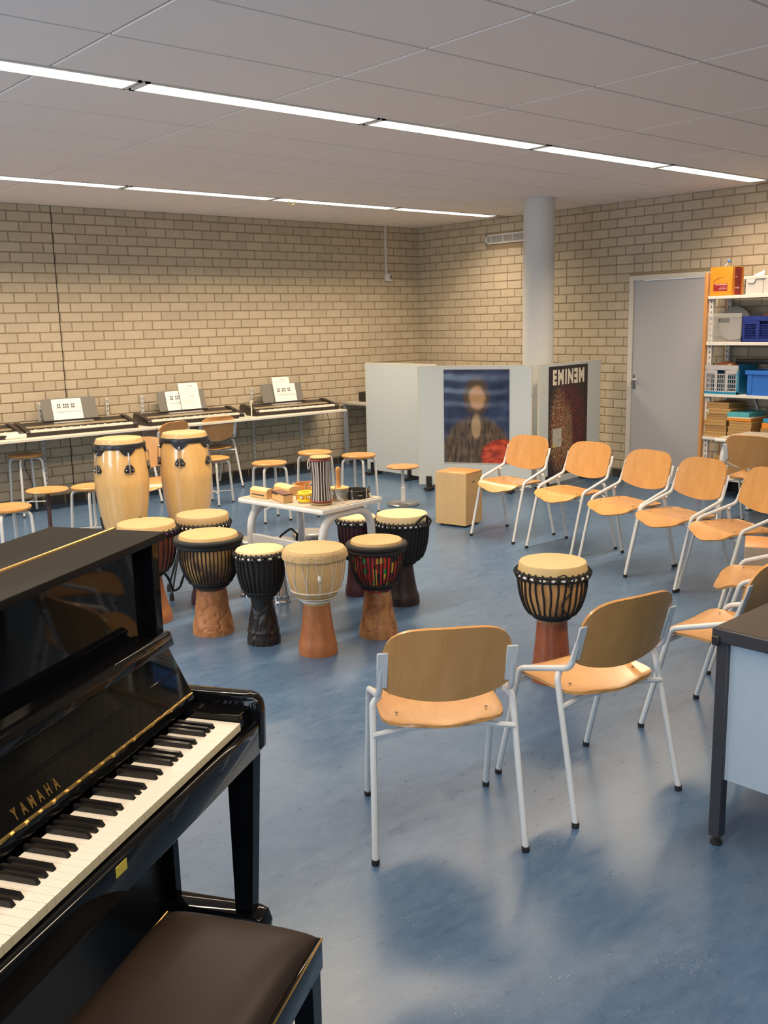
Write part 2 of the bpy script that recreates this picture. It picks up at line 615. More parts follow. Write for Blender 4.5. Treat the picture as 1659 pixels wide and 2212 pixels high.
# ---- out-of-frame walls: plastered rear wall and the window wall
PLASTER = plain('cream_plaster', (0.58, 0.54, 0.48), 0.8)
struct(MB().bx(ROOM_X0 - 0.2, 0.0, ROOM_Y0 - 0.2, ROOM_Y0, 0, CEIL).build('wall_rear', PLASTER, None, False))
wl = MB()
X0, X1 = ROOM_X0 - 0.2, ROOM_X0
wl.bx(X0, X1, ROOM_Y0, 0, 0, 0.9).bx(X0, X1, ROOM_Y0, 0, 2.54, CEIL)
edges = sorted([e for wy, ww in WINDOWS for e in (wy - ww / 2, wy + ww / 2)])
pier = [ROOM_Y0] + edges + [0.0]
for i in range(0, len(pier), 2):
    if pier[i + 1] - pier[i] > 0.01:
        wl.bx(X0, X1, pier[i], pier[i + 1], 0.9, 2.54)
struct(wl.build('wall_left', PLASTER, None, False))
GLASS, ntg, _b = _mat('window_glass')
_b.inputs['Transmission Weight'].default_value = 1.0; _b.inputs['Roughness'].default_value = 0.0; _b.inputs['IOR'].default_value = 1.05
for i, (wy, ww) in enumerate(WINDOWS):
    w = struct(link('window_%d' % (i + 1), None, None, (ROOM_X0 - 0.06, wy, 0.9)))
    f = MB()
    for s in (-1, 1):
        f.bx(-0.03, 0.03, s * ww / 2, s * (ww / 2 - 0.05), 0, 1.64)
    f.bx(-0.03, 0.03, -ww / 2, ww / 2, 0, 0.05).bx(-0.03, 0.03, -ww / 2, ww / 2, 1.59, 1.64).bx(-0.03, 0.03, -ww / 2, ww / 2, 1.18, 1.23)
    f.build('window_frame', WHITE_PAINT, w, False)
    MB().bx(-0.004, 0.004, -ww / 2 + 0.05, ww / 2 - 0.05, 0.05, 1.18).build('pane', GLASS, w, False)
    MB().bx(-0.004, 0.004, -ww / 2 + 0.05, ww / 2 - 0.05, 1.23, 1.59).build('pane', GLASS, w, False)

# ---- round pillar
pl = MB().lathe([(0.0, 0.0), (0.157, 0.0), (0.157, CEIL - 0.002), (0.0, CEIL - 0.002)], 48)
o = pl.build('pillar', plain('pillar_paint', (0.60, 0.60, 0.58), 0.55), None, True)
o.location = (-0.99, -2.84, 0); struct(o)

# ---- door
door = struct(link('door_1', None, None, (0, 0, 0)))
fr = MB()
FWD = 0.052
fr.bx(-0.018, 0.06, DY0, DY0 - FWD, 0, DZ).bx(-0.018, 0.06, DY1 + FWD, DY1, 0, DZ).bx(-0.018, 0.06, DY0 - FWD, DY1 + FWD, DZ - 0.05, DZ)
fr.build('door_frame', plain('cream_door_frame', (0.60, 0.56, 0.50), 0.45), door, False)
leaf = MB().bx(-0.004, 0.038, DY0 - FWD - 0.004, DY1 + FWD + 0.004, 0.012, DZ - 0.054, 0.002).build('door_leaf', plain('grey_door_leaf', (0.40, 0.395, 0.41), 0.5, 0, 0.03, 80), door, False)
hp = MB().bx(-0.012, -0.004, -3.315, -3.348, 0.965, 1.115, 0.003).build('handle_plate', plain('dull_steel', (0.33, 0.33, 0.36), 0.35, 0.9), leaf, True)
MB().tube(fillet([(-0.010, -3.333, 1.068), (-0.062, -3.333, 1.068), (-0.062, -3.424, 1.066)], 0.02), 0.0095, 10).build('door_handle', CHROME, leaf)

# ---- ventilation grille high on the right wall
vent = thing('vent_grille', 'white slotted ventilation grille high on the brick wall beside the pillar', 'vent', (0, -1.625, 2.655))
b = MB()
L, Hh = 0.43, 0.055
for s in (-1, 1):
    b.bx(-0.020, 0.0, s * L, s * (L - 0.022), -Hh, Hh); b.bx(-0.020, 0.0, -L, L, s * Hh, s * (Hh - 0.016))
for k in (-0.62, 0.0, 0.36, 0.80):
    b.bx(-0.018, 0.0, L * k - 0.006, L * k + 0.006, -Hh, Hh)
b.build('grille_frame', WHITE_PAINT, vent, False)
for k in range(6):
    z = -Hh + 0.021 + k * 0.0136
    MB().box((-0.010, 0, z), (0.012, 2 * L - 0.05, 0.0045), Matrix.Rotation(RAD(30), 3, 'Y')).build('slat', WHITE_PAINT, vent, False)
MB().bx(-0.001, 0.012, -L + 0.01, L - 0.01, -Hh + 0.01, Hh - 0.01).build('backing', plain('dark_duct', (0.02, 0.018, 0.018), 0.9), vent, False)

# ---- cable conduit with socket box on the keyboard wall
cd = thing('wall_conduit', 'thin white cable conduit with a small socket box near the corner', 'conduit', (-0.575, 0, 0))
MB().bx(-0.017, 0.009, -0.028, -0.0085, 2.31, CEIL - 0.004).build('conduit_pipe', WHITE_PAINT, cd, False)
bx_ = MB().bx(-0.035, 0.075, -0.055, -0.0085, 2.225, 2.315, 0.006, 2).build('socket_box', WHITE_PAINT, cd)
MB().bx(0.022, 0.062, -0.058, -0.054, 2.25, 2.30).build('socket_face', plain('grey_socket', (0.2, 0.2, 0.2), 0.5), bx_, False)

# ---- yellow cable loop hanging from the far strip light
lp = MB().tube([(0.035 * math.cos(a) , 0.0, -0.035 + 0.03 * math.sin(a)) for a in [math.pi * (0.15 - k / 10 * 1.25) for k in range(11)]], 0.004, 6)
o = lp.build('cable_loop', plain('yellow_cable', (0.75, 0.70, 0.05), 0.5))
o.location = (-3.135, -1.60, CEIL + 0.004); tag(o, 'small yellow cable loop hanging from the far row of lights', 'cable')

# ================================================================== FURNITURE
# ---- wooden school chair on a bent steel tube frame (local: +y is the way the sitter faces)
def make_chair():
    t = thing('school_chair', '', 'chair', (0, 0, 0), 0, 'stacking classroom chairs')
    n = 15
    us = [math.sin(-math.pi / 2 + math.pi * k / (n - 1)) for k in range(n)]
    def seat(s, tt):
        tt = tt * 0.9965
        w = 0.207 * (1 - abs(tt) ** 6) ** (1 / 6)
        y = 0.024 + tt * 0.19 + (0.018 * (1 - s * s) * (1 if tt > 0 else -0.8) * abs(tt) ** 3)
        z = 0.436 + 0.010 * s * s * (1 - 0.6 * max(0, tt)) - 0.005 * max(0, -tt) ** 2
        if tt > 0.45:
            z -= 0.055 * ((tt - 0.45) / 0.55) ** 2 * (1 - 0.35 * s * s) - 0.008 * math.sin(math.pi * (tt - 0.45) / 0.55)
        return Vector((s * w, y, z))
    def seat_n(s, tt):
        e = 0.02
        a = seat(s, max(-1, min(1, tt + e))) - seat(s, max(-1, tt - e))
        p = seat(s, tt)
        nn = Vector((1, 0, 0.03 * s)).cross(a)
        nn = nn.normalized() if nn.length > 1e-8 else Vector((0, 0, 1))
        if nn.z < 0:
            nn = -nn
        return p, nn
    st = MB().sheet(seat_n, us, us, 0.011).build('seat', CHAIR_WOOD, t, True, 50)
    sc = MB()
    for sx_ in (-1, 1):
        for yy in (-0.085, 0.10):
            sc.lathe([(0, 0.002), (0.005, 0.0015), (0.0055, 0)], 8, (sx_ * 0.15, yy, 0.451 if yy < 0 else 0.4505))
    sc.build('seat_screws', plain('dark_screw', (0.06, 0.05, 0.04), 0.4, 0.8), st)['kind'] = 'stuff'
    nb = 19
    ub = [math.sin(-math.pi / 2 + math.pi * k / (nb - 1)) for k in range(nb)]
    vb = [k / 8 for k in range(9)]
    def back(u, v):
        au = abs(u)
        top = 0.668 + 0.120 * max(0, 1 - au ** 4.2) ** (1 / 2.6)
        bot = 0.521 + 0.040 * u * u + 0.018 * (1 - max(0, 1 - au ** 10) ** 0.5)
        z = bot + (top - bot) * v
        x = 0.208 * u * (1 - 0.03 * (0.8 - z))
        yy = -0.182 - 0.30 * (z - 0.64) - 0.034 * (1 - u * u)
        return Vector((x, yy, z)), Vector((-0.30 * u, 1, 0.30)).normalized()
    bk = MB().sheet(back, ub, vb, 0.011).build('backrest', CHAIR_WOOD, t, True, 50)
    rv = MB()
    for s in (-1, 1):
        for z in (0.592, 0.684):
            rv.sphere((s * 0.196, -0.174 - 0.30 * (z - 0.64), z), 0.005, (1, 0.5, 1), 8)
    rv.build('rivets', CHROME, bk)['kind'] = 'stuff'
    for s in (-1, 1):
        path = fillet([(s * 0.2225, 0.234, 0.010), (s * 0.2215, 0.108, 0.465), (s * 0.216, -0.160, 0.545), (s * 0.212, -0.190, 0.640)], [0.05, 0.055], 7)
        cut = 9
        MB().tube(path[:cut], 0.0112, 10).build('leg', FRAME_GREY, t)
        MB().tube(path[cut - 1:], [0.0112] * (len(path) - cut) + [0.009], 10).build('side_rail', FRAME_GREY, t)
        rot = Matrix.Rotation(RAD(16.7), 3, 'X')
        MB().box((s * 0.207, -0.194, 0.640), (0.036, 0.006, 0.135), rot, 0.0025).build('back_plate', FRAME_GREY, t)
        rear = fillet([(s * 0.206, -0.098, 0.521), (s * 0.232, -0.112, 0.500), (s * 0.2475, -0.234, 0.010)], 0.03, 5)
        MB().tube(rear, 0.0112, 10).build('leg', FRAME_GREY, t)
        for (fx, fy) in ((s * 0.2225, 0.234), (s * 0.2475, -0.234)):
            MB().lathe([(0, 0), (0.0125, 0), (0.0138, 0.006), (0.0132, 0.019), (0.0, 0.019)], 12, (fx, fy, 0.0)).build('rubber_foot', RUBBER, t)
    MB().tube(fillet([(-0.236, -0.142, 0.402), (-0.13, -0.125, 0.412), (0.13, -0.125, 0.412), (0.236, -0.142, 0.402)], 0.08), 0.010, 8).build('seat_support', FRAME_GREY, t)
    MB().tube([(-0.2215, 0.122, 0.412), (0.2215, 0.122, 0.412)], 0.010, 8).build('seat_support', FRAME_GREY, t)
    return t

CHAIRS = [
    (-3.001, -4.271, 180.9, 'wooden chair nearest the tall left cajon, first in the curved row'),
    (-3.042, -4.897, 176.0, 'wooden chair before the black poster, second in the curved row'),
    (-3.157, -5.479, 172.0, 'wooden chair before the grey door, third in the curved row'),
    (-3.268, -5.954, 167.9, 'wooden chair before the crate shelves, fourth in the curved row'),
    (-3.393, -6.425, 154.2, 'wooden chair at the right edge, fifth in the curved row'),
    (-4.36, -7.13, 118.0, 'mostly hidden wooden chair behind the backrest beside the dark desk'),
    (-5.196, -7.393, 91.3, 'wooden chair turned away beside the dark desk corner, shiny seat'),
    (-6.000, -7.307, 79.5, 'near wooden chair seen from behind, partly covering the lone djembe'),
    (-6.601, -7.144, 56.2, 'nearest wooden chair seen from behind in the middle foreground'),
    (-1.470, -5.560, 6.0, 'wooden chair pushed under the white table by the shelves'),
    (-5.022, -1.930, 246.0, 'wooden chair facing us between the two conga drums'),
    (-4.096, -0.482, 106.2, 'wooden chair at the keyboards, its back peeking over a conga'),
    (-3.436, -0.345, 87.3, 'wooden chair turned to the keyboards right of the congas'),
]
chair0 = make_chair()
for i, (x, y, h, lab) in enumerate(CHAIRS):
    c = chair0 if i == 0 else copy_tree(chair0)
    c.location = (x, y, 0); c.rotation_euler = (0, 0, RAD(h - 90)); c['label'] = lab

# ---- round stools
STOOL_WOOD = wood('stool_beech', (0.46, 0.20, 0.05), (0.58, 0.29, 0.09), (4, 9, 1), 0.4, 0.15, rnd=0.12)
def make_stool(H):
    t = thing('round_stool', '', 'stool', (0, 0, 0), 0, 'round wooden stools')
    MB().lathe([(0, H - 0.026), (0.145, H - 0.026), (0.155, H - 0.018), (0.156, H - 0.006), (0.148, H), (0.09, H - 0.003), (0, H - 0.006)], 36).build('seat', STOOL_WOOD, t)
    for k in range(4):
        a = math.pi / 4 + k * math.pi / 2
        c, s = math.cos(a), math.sin(a)
        p = fillet([(0.02 * c, 0.02 * s, H - 0.038), (0.150 * c, 0.150 * s, H - 0.040), (0.176 * c, 0.176 * s, 0.012)], 0.05, 7)
        MB().tube(p, 0.0115, 10).build('leg', FRAME_GREY, t)
        MB().lathe([(0, 0), (0.013, 0), (0.0135, 0.014), (0, 0.014)], 10, (0.1765 * c, 0.1765 * s, 0)).build('rubber_foot', RUBBER, t)
    for k in range(2):
        a = math.pi / 4 + k * math.pi / 2
        q = 0.1715
        MB().tube([(q * math.cos(a), q * math.sin(a), 0.12), (-q * math.cos(a), -q * math.sin(a), 0.12)], 0.006, 6).build('stretcher', FRAME_GREY, t)
    return t
STOOLS = [
    (0.523, -3.99, -2.30, -8, 'round stool behind the wood blocks, near the keyboard bench'),
    (0.575, -3.53, -2.36, 12, 'round stool directly behind the striped talking drum'),
    (0.545, -3.25, -2.65, 20, 'round stool right of the talking drum, before the white screens'),
    (0.575, -5.43, -0.36, 5, 'round stool pushed under the keyboard bench at far left'),
    (0.47, -5.52, -1.98, 15, 'round stool partly hidden behind the left conga'),
    (0.58, -6.56, -3.02, 10, 'round stool cut off by the left edge behind the piano'),
    (0.46, -3.92, -1.22, 25, 'round stool half hidden behind the right conga'),
]
for (H, x, y, rz, lab) in STOOLS:
    s = make_stool(H); s.location = (x, y, 0); s.rotation_euler = (0, 0, RAD(rz)); s['label'] = lab

def pedestal_stool(x, y, H, lab, polemat, basemat):
    t = thing('pedestal_stool', lab, 'stool', (x, y, 0), 0, 'round wooden stools')
    MB().lathe([(0, H - 0.03), (0.10, H - 0.028), (0.150, H - 0.016), (0.157, H - 0.007), (0.150, H), (0.08, H - 0.004), (0, H - 0.006)], 36).build('seat', STOOL_WOOD, t)
    MB().lathe([(0.022, 0.02), (0.022, H * 0.45), (0.0155, H * 0.46), (0.0155, H - 0.03)], 16).build('pole', polemat, t)
    MB().lathe([(0, 0.0), (0.152, 0.0), (0.156, 0.012), (0.145, 0.022), (0.03, 0.034), (0, 0.034)], 36).build('base', basemat, t)
pedestal_stool(-2.70, -2.63, 0.375, 'low stool on one pole with round steel foot, before the screens', FRAME_GREY, plain('brushed_steel', (0.42, 0.43, 0.44), 0.3, 0.9))
pedestal_stool(-5.99, -2.27, 0.535, 'stool on a dark central column at left behind the piano', plain('dark_red_steel', (0.06, 0.03, 0.03), 0.45), BLACK_PLASTIC)

# ---- white school tables with arched tube ends
TABLE_TUBE = plain('light_grey_tube', (0.60, 0.61, 0.62), 0.32)
TABLE_TOP = plain('grey_beige_laminate', (0.37, 0.33, 0.27), 0.45)
def school_table(name, lab, x, y, rz, W, D, H, zc=0.275):
    t = thing(name, lab, 'table', (x, y, 0), rz)
    MB().bx(-W / 2, W / 2, -D / 2, D / 2, H - 0.030, H - 0.002, 0.008, 2).build('edge_band', plain('white_edge_band', (0.72, 0.72, 0.70), 0.4), t)
    MB().bx(-W / 2 + 0.005, W / 2 - 0.005, -D / 2 + 0.005, D / 2 - 0.005, H - 0.012, H).build('table_top', TABLE_TOP, t, False)
    for s in (-1, 1):
        u = s * (W / 2 - 0.055); d = D / 2 - 0.045
        p = fillet([(u, -d, 0.012), (u, -d, H - 0.055), (u, d, H - 0.055), (u, d, 0.012)], 0.15, 10)
        MB().tube(p, 0.024, 14).build('leg_arch', TABLE_TUBE, t)
        for q in (-d, d):
            MB().lathe([(0, 0), (0.0255, 0), (0.0255, 0.014), (0, 0.014)], 14, (u, q, 0)).build('rubber_foot', RUBBER, t)
    d = D / 2 - 0.045
    MB().bx(-W / 2 + 0.06, W / 2 - 0.06, -d - 0.012, -d + 0.012, H - zc, H - zc + 0.06, 0.004).build('crossbar', TABLE_TUBE, t)
    return t
TBX, TBY, TBR, TBH = -5.454, -4.887, RAD(-81.6), 0.72
school_table('percussion_table', 'small white table with arched tube legs holding percussion instruments', TBX, TBY, TBR, 0.70, 0.50, TBH)
school_table('school_table', 'white table with arched tube legs before the crate shelves', -1.06, -5.48, RAD(-88), 0.80, 0.60, 0.70, 0.20)
school_table('school_table', 'second white table at right edge, against the crate shelves', -0.735 + 0.0, -6.15, RAD(-88), 0.50, 0.50, 0.72)

# ---- dark-topped desk in the right foreground
DESK_DARK = plain('anthracite_steel', (0.035, 0.034, 0.040), 0.42)
dk = thing('teacher_desk', 'desk with dark top, square dark legs and white modesty panel', 'desk', (-6.063, -7.839, 0), RAD(2.0))
MB().bx(0, 1.40, -0.75, 0, 0.700, 0.745, 0.004).build('edge_band', DESK_DARK, dk)
MB().bx(0.006, 1.394, -0.744, -0.006, 0.74, 0.7465).build('desk_top', plain('dark_brown_laminate', (0.055, 0.042, 0.034), 0.4), dk, False)
for lx in (0.012, 1.348):
    for ly in (-0.012, -0.698):
        MB().bx(lx, lx + 0.04, ly - 0.04, ly, 0.03, 0.70, 0.003).build('leg', DESK_DARK, dk)
        MB().lathe([(0, 0), (0.019, 0), (0.019, 0.012), (0.009, 0.014), (0.009, 0.034), (0, 0.034)], 12, (lx + 0.02, ly - 0.02, 0)).build('foot', RUBBER, dk)
MB().bx(0.028, 0.046, -0.700, -0.050, 0.235, 0.700).build('modesty_panel', plain('blue_grey_panel', (0.36, 0.43, 0.50), 0.45), dk, False)
MB().bx(-0.010, 0.004, -0.030, -0.004, 0.690, 0.722, 0.004).build('corner_catch', BLACK_PLASTIC, dk)

# ---- long bench shelf along the keyboard wall, on slotted wall rails
SHELF = plain('cream_shelf_laminate', (0.62, 0.57, 0.49), 0.45)
ks = thing('keyboard_bench', 'long cream wall bench carrying the digital keyboards', 'bench', (0, 0, 0))
MB().bx(-8.2, -4.185, -0.595, -0.03, 0.712, 0.737, 0.003).build('bench_board', SHELF, ks)
MB().bx(-4.175, -1.745, -0.615, -0.03, 0.710, 0.735, 0.003).build('bench_board', SHELF, ks)
RAILM = plain('galvanised_rail', (0.58, 0.57, 0.54), 0.45)
for rx in (-6.5, -5.80, -5.122, -4.424, -4.03, -3.36, -2.662, -1.982):
    MB().bx(rx - 0.013, rx + 0.013, -0.030, -0.0085, 0.10, 1.015).build('wall_rail', RAILM, ks, False)
    sl = MB()
    for k in range(18):
        sl.bx(rx - 0.004, rx + 0.004, -0.0315, -0.0295, 0.14 + k * 0.049, 0.165 + k * 0.049)
    sl.build('rail_slots', plain('slot_dark', (0.12, 0.11, 0.10), 0.8), ks, False)['kind'] = 'stuff'
    MB().prism([(rx - 0.008, -0.03, 0.710), (rx - 0.008, -0.50, 0.710), (rx - 0.008, -0.50, 0.695), (rx - 0.008, -0.03, 0.63)], (0.016, 0, 0)).build('bracket', RAILM, ks, False)

# ---- small table in the far corner with a black case
ct = thing('corner_table', 'low corner table with steel legs half hidden behind the screens', 'table', (-0.72, -0.62, 0))
MB().bx(-0.68, 0.68, -0.58, 0.58, 0.742, 0.768, 0.003).build('table_top', plain('dim_cream_laminate', (0.42, 0.39, 0.33), 0.5), ct)
for (lx, ly) in ((-0.64, 0.52), (-0.64, -0.52), (0.62, 0.52), (0.62, -0.52)):
    MB().bx(lx - 0.02, lx + 0.02, ly - 0.02, ly + 0.02, 0, 0.742).build('leg', plain('blue_grey_leg', (0.30, 0.33, 0.38), 0.45), ct, False)
kc = MB().prism([(-0.25, -0.50, 0.0), (-0.25, 0.46, 0.0), (-0.25, 0.46, 0.118), (-0.25, -0.50, 0.10)], (0.36, 0, 0), 0.012, 2).build('keyboard_case', BLACK_PLASTIC)
kc.location = (-0.95, -0.62, 0.7685); tag(kc, 'black instrument case on the corner table by the left screen', 'case')

# ---- white display screens
SCREEN = plain('white_screen_panel', (0.50, 0.545, 0.55), 0.45, 0, 0.02)
SCREEN2 = plain('cream_screen_edge', (0.55, 0.52, 0.44), 0.5)
def screen(lab, p, q, feet=(0.12, 0.88), both=True):
    p, q = Vector((*p, 0)), Vector((*q, 0))
    L = (q - p).length
    rz = math.atan2(q.y - p.y, q.x - p.x)
    t = thing('display_screen', lab, 'partition', p, rz, 'white folding display screens')
    MB().bx(0, L, -0.014, 0.014, 0.055, 1.272, 0.003).build('panel', SCREEN, t)
    e = MB().bx(0.0, L, -0.0145, 0.0145, 1.264, 1.274)
    e.bx(-0.004, 0.004, -0.0145, 0.0145, 0.055, 1.274).bx(L - 0.004, L + 0.004, -0.0145, 0.0145, 0.055, 1.274)
    e.build('edge_strip', SCREEN2, t, False)
    for f in feet:
        b = MB().bx(L * f - 0.03, L * f + 0.03, -0.022, -0.0135, 0.05, 0.145).bx(L * f - 0.035, L * f + 0.035, -0.11, 0.11, 0.018, 0.034)
        b.bx(L * f - 0.02, L * f + 0.02, -0.03, 0.03, 0.02, 0.06)
        b.lathe([(0, 0), (0.024, 0), (0.020, 0.020), (0, 0.020)], 12, (L * f, -0.095, 0)).lathe([(0, 0), (0.024, 0), (0.020, 0.020), (0, 0.020)], 12, (L * f, 0.095, 0))
        b.build('foot', BLACK_PLASTIC, t, False)
    return t, L
scrL, _ = screen('plain white display screen, leftmost of three, beside the corner table', (-1.68, -0.90), (-1.66, -2.04), (0.08, 0.62))
scrC, LC = screen('middle white display screen carrying the large portrait poster', (-2.018, -2.132), (-1.412, -3.120), (0.09, 0.82))
scrR, LR = screen('right white display screen carrying the black lettered poster', (-1.36, -3.165), (-0.12, -2.965), (0.12, 0.85))
h = MB().bx(LC + 0.002, LC + 0.02, -0.02, 0.01, 0.98, 1.02).build('catch', plain('steel_catch', (0.4, 0.38, 0.33), 0.4, 0.8), scrC, False)
h = MB().bx(1.05, 1.062, -0.020, -0.014, 1.03, 1.07).build('catch', BLACK_PLASTIC, scrL, False)

# ================================================================== DRUMS
def m_bowl(name, c_light, c_dark, split=0.5, soft=0.25, rough=0.35):
    """wood shell with a dyed fade: light patches running into dark dye, drawn by large noise"""
    mt, nt, bs = _mat(name)
    n1 = noise(nt, objco(nt, (1, 1, 0.55)), 7, 3, 0.6, 0.4)
    gr = noise(nt, objco(nt, (20, 20, 2)), 4, 3, 0.6)
    f = mth(nt, 'ADD', mth(nt, 'MULTIPLY', n1, 0.8), mth(nt, 'MULTIPLY', gr, 0.2))
    nt.links.new(ramp(nt, f, [(split - soft / 2, c_dark), (split + soft / 2, c_light)]), bs.inputs['Base Color'])
    bs.inputs['Roughness'].default_value = rough
    return mt

def m_carved(name, c1, c2, depth=0.5, sc=14, rough=0.5):
    mt, nt, bs = _mat(name)
    co0 = objco(nt, (1, 1, 0.55))
    wn_ = node(nt, 'ShaderNodeTexNoise', Scale=6.0, Detail=2.0); nt.links.new(co0, wn_.inputs['Vector'])
    va = nt.nodes.new('ShaderNodeVectorMath'); va.operation = 'MULTIPLY_ADD'; va.inputs[1].default_value = (0.16, 0.16, 0.16)
    nt.links.new(wn_.outputs['Color'], va.inputs[0]); nt.links.new(co0, va.inputs[2])
    co = va.outputs[0]
    v = node(nt, 'ShaderNodeTexVoronoi', Scale=sc, feature='DISTANCE_TO_EDGE'); nt.links.new(co, v.inputs['Vector'])
    n1 = noise(nt, co, 9, 3)
    h = mth(nt, 'MINIMUM', mth(nt, 'MULTIPLY', v.outputs['Distance'], 2.2), 0.4)
    hh = mth(nt, 'ADD', h, mth(nt, 'MULTIPLY', n1, 0.5))
    nt.links.new(ramp(nt, n1, [(0.36, c1), (0.58, c2)]), bs.inputs['Base Color'])
    bs.inputs['Roughness'].default_value = rough
    bump(nt, bs, hh, depth, 0.010)
    return mt

def m_kente():
    mt, nt, bs = _mat('kente_cloth')
    tc = nt.nodes.new('ShaderNodeTexCoord')
    sp = nt.nodes.new('ShaderNodeSeparateXYZ'); nt.links.new(tc.outputs['Object'], sp.inputs[0])
    ang = mth(nt, 'ARCTAN2', sp.outputs['Y'], sp.outputs['X'])
    a = mth(nt, 'FLOOR', mth(nt, 'MULTIPLY', ang, 7.0))
    z = mth(nt, 'FLOOR', mth(nt, 'MULTIPLY', sp.outputs['Z'], 34.0))
    z2 = mth(nt, 'FLOOR', mth(nt, 'MULTIPLY', sp.outputs['Z'], 9.0))
    cb = nt.nodes.new('ShaderNodeCombineXYZ'); nt.links.new(a, cb.inputs[0]); nt.links.new(z2, cb.inputs[1])
    wn = nt.nodes.new('ShaderNodeTexWhiteNoise'); wn.noise_dimensions = '3D'; nt.links.new(cb.outputs[0], wn.inputs['Vector'])
    cb2 = nt.nodes.new('ShaderNodeCombineXYZ'); nt.links.new(a, cb2.inputs[0]); nt.links.new(z, cb2.inputs[1]); cb2.inputs[2].default_value = 3.7
    wn2 = nt.nodes.new('ShaderNodeTexWhiteNoise'); wn2.noise_dimensions = '3D'; nt.links.new(cb2.outputs[0], wn2.inputs['Vector'])
    pal = [(0.0, (0.22, 0.012, 0.012)), (0.3, (0.45, 0.02, 0.015)), (0.5, (0.10, 0.008, 0.010)), (0.62, (0.55, 0.32, 0.03)), (0.78, (0.03, 0.22, 0.05)), (0.9, (0.01, 0.01, 0.01))]
    c1 = ramp(nt, wn.outputs['Value'], pal, 'CONSTANT')
    c2 = ramp(nt, wn2.outputs['Value'], pal, 'CONSTANT')
    blk = mth(nt, 'GREATER_THAN', wn.outputs['Value'], 0.55)
    nt.links.new(mixc(nt, blk, c1, c2), bs.inputs['Base Color'])
    bs.inputs['Roughness'].default_value = 0.7
    return mt

def smooth_prof(pts, n=4):
    out = []
    P_ = [pts[0]] + list(pts) + [pts[-1]]
    for i in range(1, len(P_) - 2):
        p0, p1, p2, p3 = P_[i - 1], P_[i], P_[i + 1], P_[i + 2]
        for k in range(n):
            t = k / n
            out.append(tuple(0.5 * ((2 * p1[j]) + (-p0[j] + p2[j]) * t + (2 * p0[j] - 5 * p1[j] + 4 * p2[j] - p3[j]) * t * t + (-p0[j] + 3 * p1[j] - 3 * p2[j] + p3[j]) * t ** 3) for j in (0, 1)))
    out.append(pts[-1])
    return out

